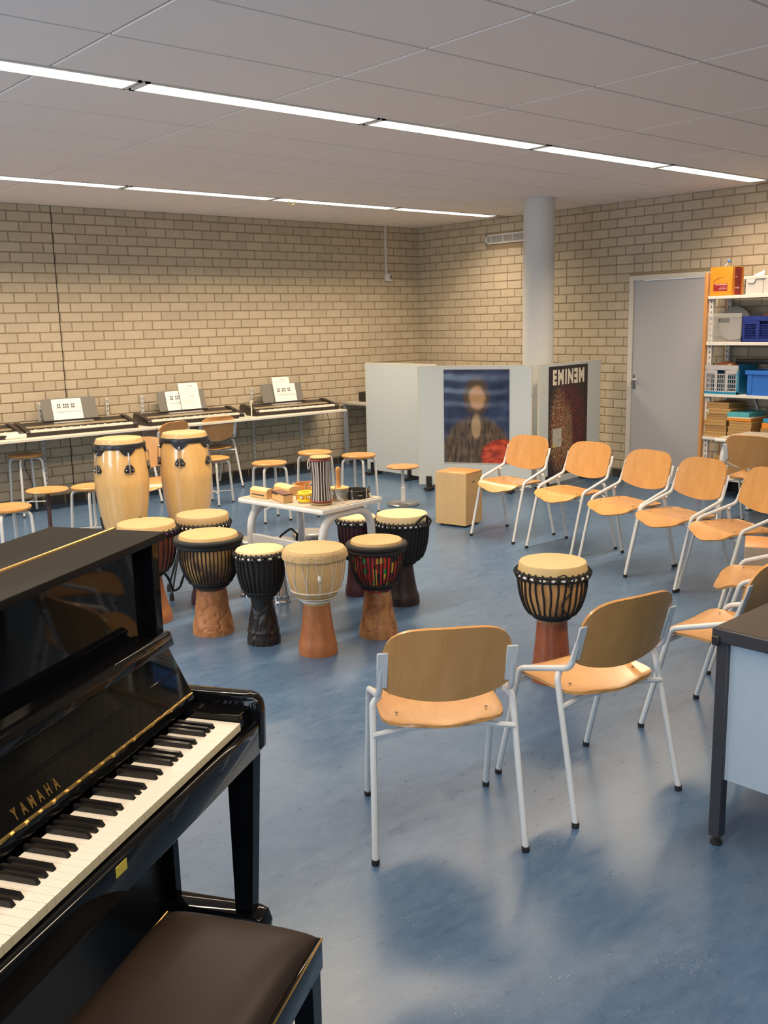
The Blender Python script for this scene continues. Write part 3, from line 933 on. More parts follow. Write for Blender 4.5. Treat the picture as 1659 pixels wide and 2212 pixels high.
def djembe(lab, x, y, H, Rt, zw, Rw, Rb, bowl, foot, skin=SKIN, rope=ROPE_BLACK, nrope=32, rr=0.0035, style='rope', flashes=None,
           lean=(0, 0), zig=False, carve=None, foot_style='plain', fold=0.035, head_in=0.92, rz=0.0):
    t = thing('djembe', lab, 'drum', (x, y, 0), rz, 'djembe drums around the percussion table')
    t.rotation_euler = (lean[0], lean[1], rz)
    hb = H - zw
    bp = smooth_prof([(Rw, zw - 0.01), (Rw * 1.12, zw + 0.02 * hb / .3), (Rt * 0.70, zw + 0.17 * hb), (Rt * 0.86, zw + 0.40 * hb), (Rt * 0.93, zw + 0.66 * hb), (min(Rt * 0.95, Rt * head_in * 0.99), H - fold - 0.012)], 5)
    def rad(z):
        for (r0, z0), (r1, z1) in zip(bp, bp[1:]):
            if z0 <= z <= z1:
                return r0 + (r1 - r0) * (z - z0) / max(1e-6, z1 - z0)
        return bp[-1][0]
    MB().lathe(bp + [(0.0, H - 0.02)], 40).build('shell', bowl, t)
    fp = [(Rb, 0.0), (Rb, 0.012), (Rb * 0.97, 0.05), (Rw + (Rb - Rw) * 0.60, zw * 0.36), (Rw + (Rb - Rw) * 0.22, zw * 0.72), (Rw * 1.0, zw + 0.005)]
    if foot_style == 'belled':
        fp = [(Rb, 0.0), (Rb, 0.03), (Rb * 0.93, 0.055), (Rb * 0.97, 0.07), (Rb * 0.90, 0.085), (Rw + (Rb - Rw) * 0.55, zw * 0.5), (Rw * 0.95, zw * 0.85), (Rw, zw)]
        prof = fp
    else:
        prof = smooth_prof(fp, 4)
    if carve:
        dense = []
        for (ra, za), (rb, zb) in zip(prof, prof[1:]):
            for q in range(3):
                dense.append((ra + (rb - ra) * q / 3, za + (zb - za) * q / 3))
        MB().lathe([(0.0, 0.0)] + dense + [prof[-1]], 88, fn=lambda r, z, a: r * (1 + carve(z / zw, a))).build('foot', foot, t, True, 60)
    else:
        MB().lathe([(0.0, 0.0)] + prof, 40).build('foot', foot, t)
    Ri = Rt * head_in
    hp = [(0.0, H + 0.001), (Ri * 0.82, H), (Ri * 0.97, H - 0.003), (Ri, H - 0.009), (Ri * 1.015, H - fold), (Rt * 0.97, H - fold - 0.01)]
    MB().lathe(hp, 48).build('head_skin', skin, t)
    zr = H - fold - 0.012
    if style == 'cloth':
        b = MB().ring(Rt * 0.985, 0.017, zr, n=48, m=10)
        b.build('tuning_ring', ROPE_BLACK, t)
        MB().ring(Rt * 0.965, 0.012, zr - 0.026, n=48, m=8).build('lower_ring', ROPE_BLACK, t)
    elif style == 'rope':
        MB().ring(Rt * 0.985, 0.0075, zr, n=48, m=8).build('tuning_ring', rope, t)
        MB().ring(Rt * 0.985, 0.0060, zr - 0.022, n=48, m=8).build('tuning_ring', rope, t)
        lk = MB()
        for k in range(nrope):
            a = 2 * math.pi * k / nrope
            c, s = math.cos(a), math.sin(a)
            lk.tube([(c * Rt * 0.975, s * Rt * 0.975, zr + 0.012), (c * (Rt + 0.010), s * (Rt + 0.010), zr - 0.002), (c * Rt * 0.985, s * Rt * 0.985, zr - 0.030)], 0.005, 5)
        lk.build('ring_loops', rope, t)['kind'] = 'stuff'
    else:                                                    # goat hair edge
        b = MB()
        rnd = random.Random(5)
        prof_h = [(Ri * 0.985, H - 0.006), (Rt * 0.99, H - 0.016), (Rt * 1.015, H - 0.034), (Rt * 1.03, H - 0.052), (Rt * 0.97, H - 0.050)]
        b.lathe(prof_h, 60, fn=lambda r, z, a: r * (1 + (0.010 * math.sin(9 * a) + 0.016 * math.sin(23 * a + 1) + 0.012 * math.sin(41 * a)) * (1 if z < H - 0.04 else 0.15)))
        b.build('hair_edge', plain('pale_goat_hair', (0.46, 0.32, 0.16), 0.9, 0, 0.25, 60, 0, 0.9), t)
    if flashes is not None:
        fm, nf = flashes
        fl = MB()
        for k in range(nf):
            a0 = 2 * math.pi * (k + 0.18) / nf; a1 = 2 * math.pi * (k + 0.82) / nf
            fl.tube([(math.cos(a) * (Rt * 0.985 + 0.003), math.sin(a) * (Rt * 0.985 + 0.003), zr - 0.011) for a in (a0, (a0 * 2 + a1) / 3, (a0 + a1 * 2) / 3, a1)], [0.003, 0.0075, 0.0075, 0.003], 6)
        fl.build('cloth_flashes', fm, t)['kind'] = 'stuff'
    # lacing down the bowl
    lc = MB()
    z_hi, z_lo = zr - 0.02, zw + 0.028
    for k in range(nrope):
        a0 = 2 * math.pi * k / nrope
        pts = []
        for q in range(8):
            z = z_hi + (z_lo - z_hi) * q / 7
            if zig:
                aa = a0 + (2 * math.pi / nrope) * (0.5 if k % 2 else -0.5) * (q / 7) * 1.6
            else:
                aa = a0 + 0.022 * math.sin(q * 0.9 + k)* (1 if style == 'rope' and rr > 0.0045 else 0.15)
            r = rad(z) + rr * 0.6
            pts.append((math.cos(aa) * r, math.sin(aa) * r, z))
        lc.tube(pts, rr, 5)
    lc.build('rope_lacing', rope, t)['kind'] = 'stuff'
    if zig:
        for zz in (zw + 0.035, zw + 0.075):
            MB().ring(rad(zz) + 0.003, 0.0035, zz, n=40, m=6).build('lower_ring', rope, t)
        MB().ring(rad(zw + 0.016) + 0.004, 0.007, zw + 0.016, n=40, m=6).build('lower_ring', CLOTH_WHITE, t)
    else:
        MB().ring(rad(zw + 0.02) + 0.004, 0.011, zw + 0.022, n=40, m=8).build('lower_ring', ROPE_BLACK, t)
        MB().ring(rad(zw + 0.04) + 0.003, 0.008, zw + 0.042, n=40, m=8).build('lower_ring', ROPE_BLACK, t)
    t['_rt'] = Rt
    return t, rad

def groove(x, w=0.25):
    return max(0.0, 1 - abs(x) / w)
def carve_figures(s, a):
    if s < 0.12 or s > 0.96:
        return 0.0
    v = -0.075 * groove(math.sin(4 * a + 1.3 * math.sin(9 * s) + 0.6 * math.sin(23 * s)), 0.22)
    v -= 0.060 * groove(math.sin(11 * s + 2.2 * math.sin(3 * a)), 0.18) * (1 if math.sin(5 * a) > -0.2 else 0)
    return v + 0.022 * math.sin(7 * a + 14 * s)
def carve_flames(s, a):
    v = 0.0
    if 0.22 < s < 0.97:
        tri = abs(((a * 6 / math.pi) % 2) - 1)
        v = -0.075 * groove(math.sin(9 * (s + 0.35 * tri)), 0.45)
    elif s < 0.14:
        v = -0.05 * groove(math.sin(9 * a), 0.3)
    return v
def carve_mask(s, a):
    if s < 0.10 or s > 0.72:
        return 0.0
    return -0.055 * groove(math.sin(4 * a + 0.5 * math.sin(12 * s)), 0.25) - 0.045 * groove(math.sin(13 * s + math.sin(4 * a)), 0.2)
TAN_FOOT = m_carved('carved_tan_foot', (0.33, 0.125, 0.040), (0.44, 0.185, 0.068), 0.75, 11)
MIX_FOOT = m_carved('carved_mixed_foot', (0.17, 0.058, 0.018), (0.40, 0.185, 0.068), 0.5, 9)
BLACK_FOOT = m_carved('carved_black_foot', (0.006, 0.005, 0.005), (0.022, 0.015, 0.012), 0.9, 16, 0.28)
RED_FOOT = wood('red_brown_foot', (0.20, 0.050, 0.018), (0.30, 0.085, 0.030), (4, 4, 3), 0.35, 0.2)
ORANGE_FOOT = wood('orange_brown_foot', (0.27, 0.085, 0.025), (0.43, 0.17, 0.06), (5, 5, 2), 0.42, 0.1)
LIGHT_SHELL = m_bowl('light_fade_shell', (0.50, 0.27, 0.08), (0.085, 0.028, 0.010), 0.53, 0.16)
AMBER_SHELL = m_bowl('amber_fade_shell', (0.56, 0.29, 0.10), (0.12, 0.022, 0.008), 0.43, 0.22)
RUST_SHELL = wood('rust_shell', (0.16, 0.035, 0.018), (0.32, 0.085, 0.035), (8, 8, 1), 0.4)
BLACK_SHELL = plain('black_dyed_shell', (0.010, 0.009, 0.010), 0.6)
WINE_SHELL = wood('wine_red_shell', (0.050, 0.010, 0.016), (0.095, 0.018, 0.026), (8, 8, 1), 0.45)
HIDE_SHELL = wood('honey_shell', (0.52, 0.30, 0.11), (0.66, 0.42, 0.18), (3, 3, 1.5), 0.45, 0.1)
SKIN_DARK = plain('tan_goat_skin', (0.42, 0.28, 0.13), 0.55, 0, 0.2, 7)
PURPLE = plain('purple_cloth', (0.10, 0.02, 0.13), 0.8, 0, 0.6, 30)

djembe('rust brown djembe with purple trim, half hidden by the piano lid', -6.204, -4.285, 0.60, 0.182, 0.27, 0.070, 0.118, RUST_SHELL, ORANGE_FOOT, SKIN, ROPE_BLACK, 30, 0.004, 'rope', (PURPLE, 30), fold=0.030)
djembe('black djembe with pale dome head at the back, behind the tan-footed one', -5.765, -4.175, 0.575, 0.170, 0.25, 0.065, 0.10, BLACK_SHELL, WINE_SHELL, SKIN_DARK, ROPE_BLACK, 36, 0.0045, 'rope', (CLOTH_WHITE, 36), fold=0.045, head_in=0.95)
djembe('djembe with black cloth ring and carved light tan foot', -6.052, -4.731, 0.58, 0.182, 0.263, 0.083, 0.116, LIGHT_SHELL, TAN_FOOT, SKIN, ROPE_BLACK, 48, 0.0040, 'cloth', None, fold=0.022, head_in=0.90, carve=carve_figures)
d4, rad4 = djembe('small black djembe with white ring flashes and carved black foot', -5.946, -5.087, 0.533, 0.136, 0.254, 0.062, 0.092, BLACK_SHELL, BLACK_FOOT, SKIN_PALE, ROPE_BLACK, 30, 0.0062, 'rope', (CLOTH_WHITE, 16), fold=0.012, head_in=0.96, foot_style='belled', carve=carve_flames)
d5, rad5 = djembe('honey coloured djembe with hairy skin edge and white zigzag cord', -5.833, -5.432, 0.577, 0.168, 0.277, 0.070, 0.104, HIDE_SHELL, ORANGE_FOOT, SKIN_DARK, ROPE_WHITE, 26, 0.0022, 'hair', None, zig=True, fold=0.020, head_in=0.95)
djembe('djembe wrapped in red, green and yellow patterned cloth', -5.413, -5.435, 0.55, 0.157, 0.263, 0.073, 0.108, m_kente(), MIX_FOOT, SKIN, ROPE_BLACK, 40, 0.0040, 'cloth', None, fold=0.020, head_in=0.91, carve=carve_mask)
djembe('wine red djembe under the corner of the percussion table', -4.966, -4.715, 0.515, 0.128, 0.22, 0.060, 0.085, WINE_SHELL, WINE_SHELL, SKIN_PALE, BLACK_PLASTIC, 26, 0.003, 'rope', (CLOTH_WHITE, 14), fold=0.012, head_in=0.95)
d8, rad8 = djembe('large black djembe with pale head behind the patterned one', -4.901, -5.077, 0.573, 0.168, 0.243, 0.062, 0.100, BLACK_SHELL, plain('dark_brown_foot', (0.020, 0.009, 0.008), 0.45, 0, 0.3, 20, 0, 0.5), SKIN_PALE, ROPE_BLACK, 36, 0.0062, 'rope', (CLOTH_WHITE, 30), fold=0.038, head_in=0.93)
d9, rad9 = djembe('lone djembe with amber shell and plain red-brown foot, right foreground', -5.257, -6.541, 0.592, 0.172, 0.302, 0.072, 0.100, AMBER_SHELL, RED_FOOT, plain('yellow_goat_skin', (0.54, 0.385, 0.17), 0.5, 0, 0.06, 8), ROPE_BLACK, 30, 0.0052, 'rope', (CLOTH_WHITE, 22), fold=0.036, head_in=0.93)

# cords and carrying loops belonging to single drums
def cam_ang(x, y):
    return math.atan2(CAM_POS.y - y, CAM_POS.x - x)
a = cam_ang(-5.257, -6.541) + 0.25
lp = []
for k in range(9):
    s = k / 8
    aa = a + (s - 0.5) * 0.42
    r = 0.172 + 0.016 + 0.01 * math.sin(math.pi * s)
    lp.append((math.cos(aa) * r, math.sin(aa) * r, 0.525 + 0.045 * math.sin(math.pi * s)))
MB().tube(lp, 0.0032, 6).build('carry_loop', ROPE_BLACK, d9)
lp = [(math.cos(a + 0.15 + 0.12 * math.sin(k)) * (rad9(0.52 - k * 0.022) + 0.012), math.sin(a + 0.15 + 0.12 * math.sin(k)) * (rad9(0.52 - k * 0.022) + 0.012), 0.52 - k * 0.022) for k in range(10)]
MB().tube(lp, 0.004, 6).build('loose_cord', ROPE_BLACK, d9)
a = cam_ang(-4.901, -5.077) + 0.75
lp = [(math.cos(a + (k / 8 - 0.5) * 0.55) * (0.172 + 0.03 * math.sin(math.pi * k / 8)), math.sin(a + (k / 8 - 0.5) * 0.55) * (0.172 + 0.03 * math.sin(math.pi * k / 8)), 0.528 + 0.05 * math.sin(math.pi * k / 8)) for k in range(9)]
MB().tube(lp, 0.008, 6).build('carry_loop', ROPE_BLACK, d8)
a = cam_ang(-5.833, -5.432) + 0.12
MB().sphere((math.cos(a) * (rad5(0.44) + 0.006), math.sin(a) * (rad5(0.44) + 0.006), 0.44), 0.014, (0.7, 0.7, 1.3), 10).build('cord_knot', CLOTH_WHITE, d5)

# braided rope trailing beside the tan-footed djembe
rp = MB()
ctrl = fillet([(-6.105, -4.225, 0.30), (-6.02, -4.16, 0.20), (-5.945, -4.08, 0.085), (-5.895, -4.075, 0.10), (-5.885, -4.13, 0.22), (-5.90, -4.17, 0.30)], 0.06, 6)
pts = [p + Vector((0.003 * math.sin(i * 2.1), 0.003 * math.cos(i * 2.1), 0)) for i, p in enumerate(ctrl)]
rp.tube(pts, [0.0065 + 0.0015 * (i % 2) for i in range(len(pts))], 6)
o = rp.build('braided_rope', ROPE_BLACK)
tag(o, 'black braided rope hanging between the djembes next to the piano', 'rope')

ds = thing('drum_stand', 'black tripod stand with rubber tip behind the djembes by the piano', 'stand', (-5.80, -3.93, 0))
for (fx, fy) in ((-0.112, -0.055), (0.13, 0.04), (-0.02, 0.15)):
    MB().tube([(0, 0, 0.34), (fx, fy, 0.03)], 0.007, 8).build('leg', BLACK_PLASTIC, ds)
    MB().lathe([(0, 0), (0.014, 0), (0.015, 0.03), (0.009, 0.05), (0, 0.05)], 10, (fx, fy, 0)).build('rubber_tip', RUBBER, ds)
MB().tube([(0, 0, 0.30), (0, 0, 0.46)], 0.011, 10).build('pole', BLACK_PLASTIC, ds)
MB().box((0.01, -0.02, 0.22), (0.03, 0.025, 0.045), None, 0.006).build('clamp', BLACK_PLASTIC, ds)

# ---- congas on black stands
CONGA_WOOD = wood('natural_ash_staves', (0.60, 0.35, 0.115), (0.72, 0.46, 0.185), (5, 5, 0.6), 0.25, 1.0)
CONGA_SKIN = plain('conga_skin', (0.60, 0.42, 0.19), 0.5, 0, 0.08, 14)
RIMM = plain('dark_blue_black_rim', (0.016, 0.018, 0.026), 0.3)
def conga(lab, x, y, top, rz, s=1.0):
    t = thing('conga_drum', lab, 'drum', (x, y, 0), rz, 'pair of natural wood congas')
    L = 0.76 * s; b0 = top - L
    pr = smooth_prof([(0.098, b0), (0.120, b0 + 0.10 * L), (0.155, b0 + 0.32 * L), (0.176, b0 + 0.56 * L), (0.177, b0 + 0.68 * L), (0.166, b0 + 0.86 * L), (0.152, b0 + 0.985 * L)], 5)
    MB().lathe([(0, b0)] + pr + [(0, top - 0.012)], 48).build('shell', CONGA_WOOD, t)
    MB().lathe([(0, top + 0.004), (0.12, top + 0.003), (0.146, top - 0.001), (0.151, top - 0.012), (0.158, top - 0.030), (0.158, top - 0.036)], 48).build('head_skin', CONGA_SKIN, t)
    MB().lathe([(0.150, top - 0.034), (0.166, top - 0.030), (0.171, top - 0.040), (0.170, top - 0.060), (0.160, top - 0.066), (0.150, top - 0.060)], 48).build('rim', RIMM, t)
    for k in range(5):
        a = 2 * math.pi * k / 5
        mtx = Matrix.Rotation(a, 4, 'Z')
        MB().prism([(0.158, -0.060, top - 0.058), (0.158, 0.060, top - 0.058), (0.160, 0.022, top - 0.102), (0.160, -0.022, top - 0.102)], (0.012, 0, 0), 0.002).xf(mtx).build('side_plate', RIMM, t, False)
        rod = fillet([(0.168, 0, top - 0.085), (0.182, 0, top - 0.092), (0.186, 0, top - 0.14), (0.190, 0, top - 0.22)], 0.012, 3)
        MB().tube(rod, 0.0055, 8).xf(mtx).build('tension_rod', CHROME, t)
        zl = top - 0.185
        lg = MB().prism([(0.173, -0.030, zl - 0.030), (0.173, 0.030, zl - 0.030), (0.173, 0.036, zl - 0.012), (0.173, 0.016, zl + 0.022), (0.173, -0.016, zl + 0.022), (0.173, -0.036, zl - 0.012)], (0.014, 0, 0), 0.004, 2).xf(mtx).build('lug', BLACK_PLASTIC, t)
        bt = MB()
        for s_ in (-1, 1):
            bt.sphere((0.1885, s_ * 0.022, zl - 0.014), 0.005, (0.6, 1, 1), 8)
        bt.xf(mtx).build('lug_bolts', CHROME, lg)['kind'] = 'stuff'
    for k in range(3):
        a = 2 * math.pi * k / 3 + 0.4
        mtx = Matrix.Rotation(a, 4, 'Z')
        MB().tube(fillet([(0.150, 0, b0 + 0.24), (0.128, 0, b0 + 0.06), (0.19, 0, 0.01)], 0.04, 4), 0.013, 8).xf(mtx).build('stand_leg', BLACK_PLASTIC, t)
    MB().ring(0.132, 0.010, b0 + 0.10, n=32, m=6).build('stand_ring', BLACK_PLASTIC, t)
    return t
conga('left natural wood conga with black hardware, nearest the piano', -5.925, -3.42, 1.005, cam_ang(-5.925, -3.42) + 0.30)
conga('right natural wood conga with black hardware, before the keyboards', -5.45, -3.44, 1.003, cam_ang(-5.45, -3.44) - 0.22)

# ---- chrome goblet drums under the table
def goblet(lab, x, y, H, k=1.0):
    t = thing('goblet_drum', lab, 'drum', (x, y, 0), 0, 'chrome goblet drums under the table')
    pr = smooth_prof([(0.066, 0.0), (0.066, 0.012), (0.060, 0.02), (0.058, 0.05), (0.048, 0.12), (0.042, H * 0.50), (0.058, H * 0.62), (0.095 * k, H * 0.78), (0.106 * k, H * 0.92), (0.108 * k, H - 0.012)], 3)
    MB().lathe(pr, 36).build('shell', CHROME, t)
    MB().lathe([(0.058, 0.036), (0.0625, 0.040), (0.0625, 0.046), (0.056, 0.050)], 36).build('foot_ring', CHROME, t)
    MB().lathe([(0, H), (0.100 * k, H), (0.106 * k, H - 0.006), (0.112 * k, H - 0.014), (0.112 * k, H - 0.03), (0.107 * k, H - 0.034)], 36).build('rim', plain('grey_steel_rim', (0.36, 0.36, 0.36), 0.35, 0.8), t)
    return t
goblet('chrome goblet drum seen between the tan-footed and small black djembes', -5.475, -4.225, 0.37, 0.82)
gd = goblet('chrome goblet drum seen between small black and honey djembes', -5.436, -4.51, 0.40)
goblet('chrome goblet drum standing under the middle of the percussion table', -5.14, -4.44, 0.40)
MB().tube(fillet([(-0.05, -0.10, 0.37), (-0.07, -0.12, 0.45), (0.02, -0.12, 0.49), (0.08, -0.10, 0.44), (0.09, -0.07, 0.37)], 0.03, 4), 0.007, 6).build('carry_strap', ROPE_BLACK, gd)

# ---- cajons
CAJON_FRONT = wood('maple_ply', (0.52, 0.35, 0.17), (0.60, 0.42, 0.22), (4, 4, 1), 0.45)
CAJON_TOP = wood('orange_ply', (0.48, 0.20, 0.05), (0.56, 0.26, 0.08), (4, 4, 1), 0.4)
CAJON_SIDE = wood('brown_ply', (0.36, 0.23, 0.10), (0.44, 0.29, 0.13), (4, 4, 1), 0.45)
CAJON_GREY = wood('grey_birch_ply', (0.36, 0.27, 0.19), (0.44, 0.34, 0.25), (3, 3, 1), 0.45)
def cajon(name_lab, x, y, rz, W, D, H, front, side, top):
    t = thing('cajon', name_lab, 'cajon', (x, y, 0), rz, 'wooden cajon box drums')
    MB().bx(-W / 2, W / 2, -D / 2 + 0.004, D / 2, 0.016, H - 0.012, 0.002).build('body', side, t)
    MB().bx(-W / 2 - 0.001, W / 2 + 0.001, -D / 2 - 0.001, -D / 2 + 0.005, 0.016, H - 0.004, 0.001).build('front_plate', front, t)
    MB().bx(-W / 2 - 0.001, W / 2 + 0.001, -D / 2 + 0.001, D / 2 + 0.001, H - 0.013, H, 0.003, 2).build('top_board', top, t)
    for a in (-1, 1):
        for b in (-1, 1):
            MB().lathe([(0, 0), (0.014, 0), (0.016, 0.016), (0, 0.016)], 10, (a * (W / 2 - 0.04), b * (D / 2 - 0.04), 0)).build('foot', RUBBER, t)
    return t
cjl = cajon('left wooden cajon standing alone before the portrait screen', -2.966, -3.644, RAD(-77), 0.30, 0.27, 0.463, CAJON_FRONT, CAJON_SIDE, CAJON_TOP)
b = MB()
for (p, q) in (((0.0, 0.0), (0.018, 0.010)), ((0.018, 0.010), (0.024, -0.002)), ((0.024, -0.002), (0.036, 0.012)), ((0.036, 0.012), (0.042, 0.002))):
    b.tube([(0.151, -0.03 + p[0], 0.375 + p[1]), (0.151, -0.03 + q[0], 0.375 + q[1])], 0.002, 4)
b.build('brand_mark', INK, cjl)['kind'] = 'stuff'
cjr = cajon('right cajon with grey front and script lettering at right edge', -3.755, -6.865, RAD(-62), 0.30, 0.28, 0.478, CAJON_GREY, CAJON_FRONT, CAJON_TOP)
tm = text_mesh('Stagg', 0.062, 0.0004, 0.0, 0.45)
tm.materials.append(INK)
o = link('lettering', tm, cjr)
o.matrix_local = frame_matrix((0.045, -0.1415, 0.372), (1, 0, 0.06), (0, 0, 1))

# ================================================================== UPRIGHT PIANO  (local x: towards the treble, y: into the piano)
PR = RAD(32.45)
PK = Vector((-7.522, -7.383, 0))
pn = thing('upright_piano', 'glossy black upright piano in the left foreground', 'piano', PK, PR)
XL, XR = -1.345, 0.104
def yz_prism(poly, x0, x1, bev=0.0, seg=1):
    return MB().prism([(x0, p[0], p[1]) for p in poly], (x1 - x0, 0, 0), bev, seg)
for (a, b2) in ((0.072, XR), (XL, XL + 0.036)):
    yz_prism([(0.262, 0.03), (0.575, 0.03), (0.575, 1.163), (0.262, 1.163)], a, b2, 0.002).build('side_panel', BLACK_GLOSS, pn)
arm = [(0.262, 0.768), (0.262, 0.600), (0.02, 0.600), (-0.004, 0.603), (-0.022, 0.618), (-0.025, 0.72), (-0.020, 0.748), (-0.006, 0.763), (0.012, 0.768)]
for (a, b2) in ((0.066, XR), (XL, XL + 0.042)):
    yz_prism(arm, a, b2, 0.003, 2).build('arm', BLACK_GLOSS, pn)
yz_prism([(0.160, 0.738), (0.160, 0.66), (0.004, 0.66), (0.0, 0.70), (0.004, 0.738)], 0.003, 0.066, 0.002).build('key_block', BLACK_GLOSS, pn)
yz_prism([(0.160, 0.738), (0.160, 0.66), (0.004, 0.66), (0.0, 0.70), (0.004, 0.738)], XL + 0.042, -1.226, 0.002).build('key_block', BLACK_GLOSS, pn)
MB().bx(XL + 0.042, 0.066, 0.0, 0.262, 0.606, 0.660).build('key_bed', BLACK_SATIN, pn, False)
yz_prism([(-0.022, 0.612), (0.004, 0.606), (0.004, 0.694), (-0.012, 0.697), (-0.022, 0.690)], XL + 0.042, 0.066, 0.003, 2).build('key_slip', BLACK_GLOSS, pn)
MB().bx(-0.618, -0.580, -0.0235, -0.0215, 0.662, 0.684).build('yellow_label', plain('yellow_label', (0.55, 0.42, 0.05), 0.5), pn, False)
MB().bx(XL + 0.036, 0.072, 0.293, 0.310, 0.905, 1.163).build('upper_panel', BLACK_GLOSS, pn, False)
MB().bx(XL + 0.036, 0.072, 0.250, 0.310, 0.882, 0.905, 0.004).build('music_ledge', BLACK_GLOSS, pn)
MB().bx(XL + 0.036, 0.072, 0.300, 0.320, 0.06, 0.606).build('lower_panel', BLACK_SATIN, pn, False)
MB().bx(XL + 0.036, 0.072, 0.545, 0.570, 0.06, 1.15).build('back_board', BLACK_SATIN, pn, False)
LIDM = plain('satin_black_lid', (0.010, 0.009, 0.008), 0.42, spec=0.06)
MB().bx(XL - 0.012, XR + 0.004, 0.238, 0.394, 1.164, 1.186, 0.005, 2).build('lid_front', LIDM, pn)
MB().bx(XL - 0.012, XR + 0.004, 0.404, 0.590, 1.164, 1.186, 0.005, 2).build('lid_back', LIDM, pn)
MB().tube([(XL - 0.01, 0.399, 1.184), (XR + 0.01, 0.399, 1.184)], 0.0055, 8).build('lid_hinge', BRASS, pn)
# fallboard, open and leaning back
fb_ = yz_prism([(0.152, 0.738), (0.166, 0.768), (0.238, 0.910), (0.254, 0.902), (0.184, 0.760), (0.170, 0.730)], XL + 0.046, 0.060, 0.002).build('fallboard', BLACK_GLOSS, pn)
yz_prism([(0.206, 0.893), (0.216, 0.928), (0.226, 0.932), (0.244, 0.924), (0.240, 0.906)], XL + 0.046, 0.060, 0.003, 2).build('fallboard_lip', BLACK_GLOSS, fb_)
tl_ = Vector((0, 0.072, 0.142)).normalized(); nl_ = Vector((0, -0.142, 0.072)).normalized()
def fbp(x, s, off):
    return Vector((x, 0.166, 0.768)) + tl_ * s + nl_ * off + Vector((0, 0, 0))
hg = MB()
hg.tube([fbp(XL + 0.05, -0.006, 0.001), fbp(0.055, -0.006, 0.001)], 0.0042, 8)
hg.build('fallboard_hinge', BRASS, fb_)
hk = MB()
for k in range(30):
    x = 0.03 - k * 0.044
    hk.tube([fbp(x, -0.006, 0.002), fbp(x - 0.010, -0.006, 0.002)], 0.0052, 6)
hk.build('hinge_knuckles', BRASS, fb_)['kind'] = 'stuff'
for s in (0.020, 0.0265):
    MB().tube([fbp(XL + 0.05, 0.043 + s, 0.0004), fbp(0.055, 0.043 + s, 0.0004)], 0.0014, 5).build('moulding_line', BLACK_GLOSS, fb_)
for i, ch in enumerate('YAMAHA'):
    tm = text_mesh(ch, 0.034, 0.0006, 0.0009)
    tm.materials.append(BRASS)
    o = link('letter', tm, fb_)
    mm = frame_matrix(fbp(-0.648 + i * 0.0262, 0.019, 0.0015), (1, 0, 0), tl_)
    o.matrix_local = mm @ Matrix.Diagonal((0.62, 1, 1, 1))
lk = MB().box(fbp(-0.575, 0.146, 0.002), (0.100, 0.022, 0.003), frame_matrix((0, 0, 0), (1, 0, 0), tl_).to_3x3(), 0.001).build('lock_plate', BRASS, fb_)
MB().box(fbp(-0.565, 0.146, 0.004), (0.022, 0.008, 0.003), frame_matrix((0, 0, 0), (1, 0, 0), tl_).to_3x3()).build('keyhole', INK, lk)
# keys: 52 white, 36 black
KW = 0.0235
wk = MB().box((0, 0.074, -0.009), (KW - 0.0009, 0.148, 0.018), None, 0.0008).mesh('white_key', KEY_WHITE, False)
wf = MB().bx(-KW / 2 + 0.0005, KW / 2 - 0.0005, -0.0005, 0.001, -0.020, -0.001).mesh('key_front', plain('yellow_key_front', (0.62, 0.52, 0.33), 0.4), False)  # key fronts are yellower than the key tops
bkm = MB()
vs8 = [(-0.0062, 0.046, -0.006), (0.0062, 0.046, -0.006), (0.0062, 0.150, -0.006), (-0.0062, 0.150, -0.006),
       (-0.0046, 0.056, 0.0115), (0.0046, 0.056, 0.0115), (0.0046, 0.150, 0.0125), (-0.0046, 0.150, 0.0125)]
vv = [bkm.bm.verts.new(p) for p in vs8]
for f in ((3, 2, 1, 0), (4, 5, 6, 7), (0, 1, 5, 4), (1, 2, 6, 5), (2, 3, 7, 6), (3, 0, 4, 7)):
    bkm.bm.faces.new([vv[i] for i in f])
bkm = bkm.mesh('black_key', plain('ebony_key', (0.010, 0.009, 0.009), 0.25), False)
for k in range(52):
    x = -KW * (k + 0.5)
    w = link('white_key', wk, pn, (x, 0, 0.72))
    link('key_front', wf, w, (0, 0, 0))
    # k=0 is C8; counting down the notes are C B A G F E D C ...
    note = 'CBAGFED'[k % 7]
    if k < 51 and note in 'BAGED':
        link('black_key', bkm, pn, (x - KW / 2, 0, 0.72))
for (lx0, lx1) in ((0.052, 0.098), (XL + 0.010, XL + 0.056)):
    leg = MB()
    P4 = [(lx0, -0.006, 0.604), (lx1, -0.006, 0.604), (lx1, 0.072, 0.604), (lx0, 0.072, 0.604)]
    Q4 = [(lx0 + 0.004, 0.022, 0.14), (lx1 - 0.002, 0.022, 0.14), (lx1 - 0.002, 0.072, 0.14), (lx0 + 0.004, 0.072, 0.14)]
    a4 = [leg.bm.verts.new(p) for p in P4]; b4 = [leg.bm.verts.new(p) for p in Q4]
    leg.bm.faces.new(a4); leg.bm.faces.new(list(reversed(b4)))
    for i in range(4):
        leg.bm.faces.new((a4[i], b4[i], b4[(i + 1) % 4], a4[(i + 1) % 4]))
    leg.build('front_leg', BLACK_GLOSS, pn, False)
    yz_prism([(0.57, 0.03), (0.57, 0.14), (0.02, 0.14), (-0.004, 0.130), (-0.014, 0.10), (-0.008, 0.045), (0.01, 0.03)], lx0 - 0.008, lx1 + 0.010, 0.003, 2).build('toe_block', BLACK_GLOSS, pn)
    for cy in (0.03, 0.53):
        MB().tube([((lx0 + lx1) / 2 - 0.01, cy, 0.016), ((lx0 + lx1) / 2 + 0.01, cy, 0.016)], 0.0158, 12).build('caster', BRASS, pn)

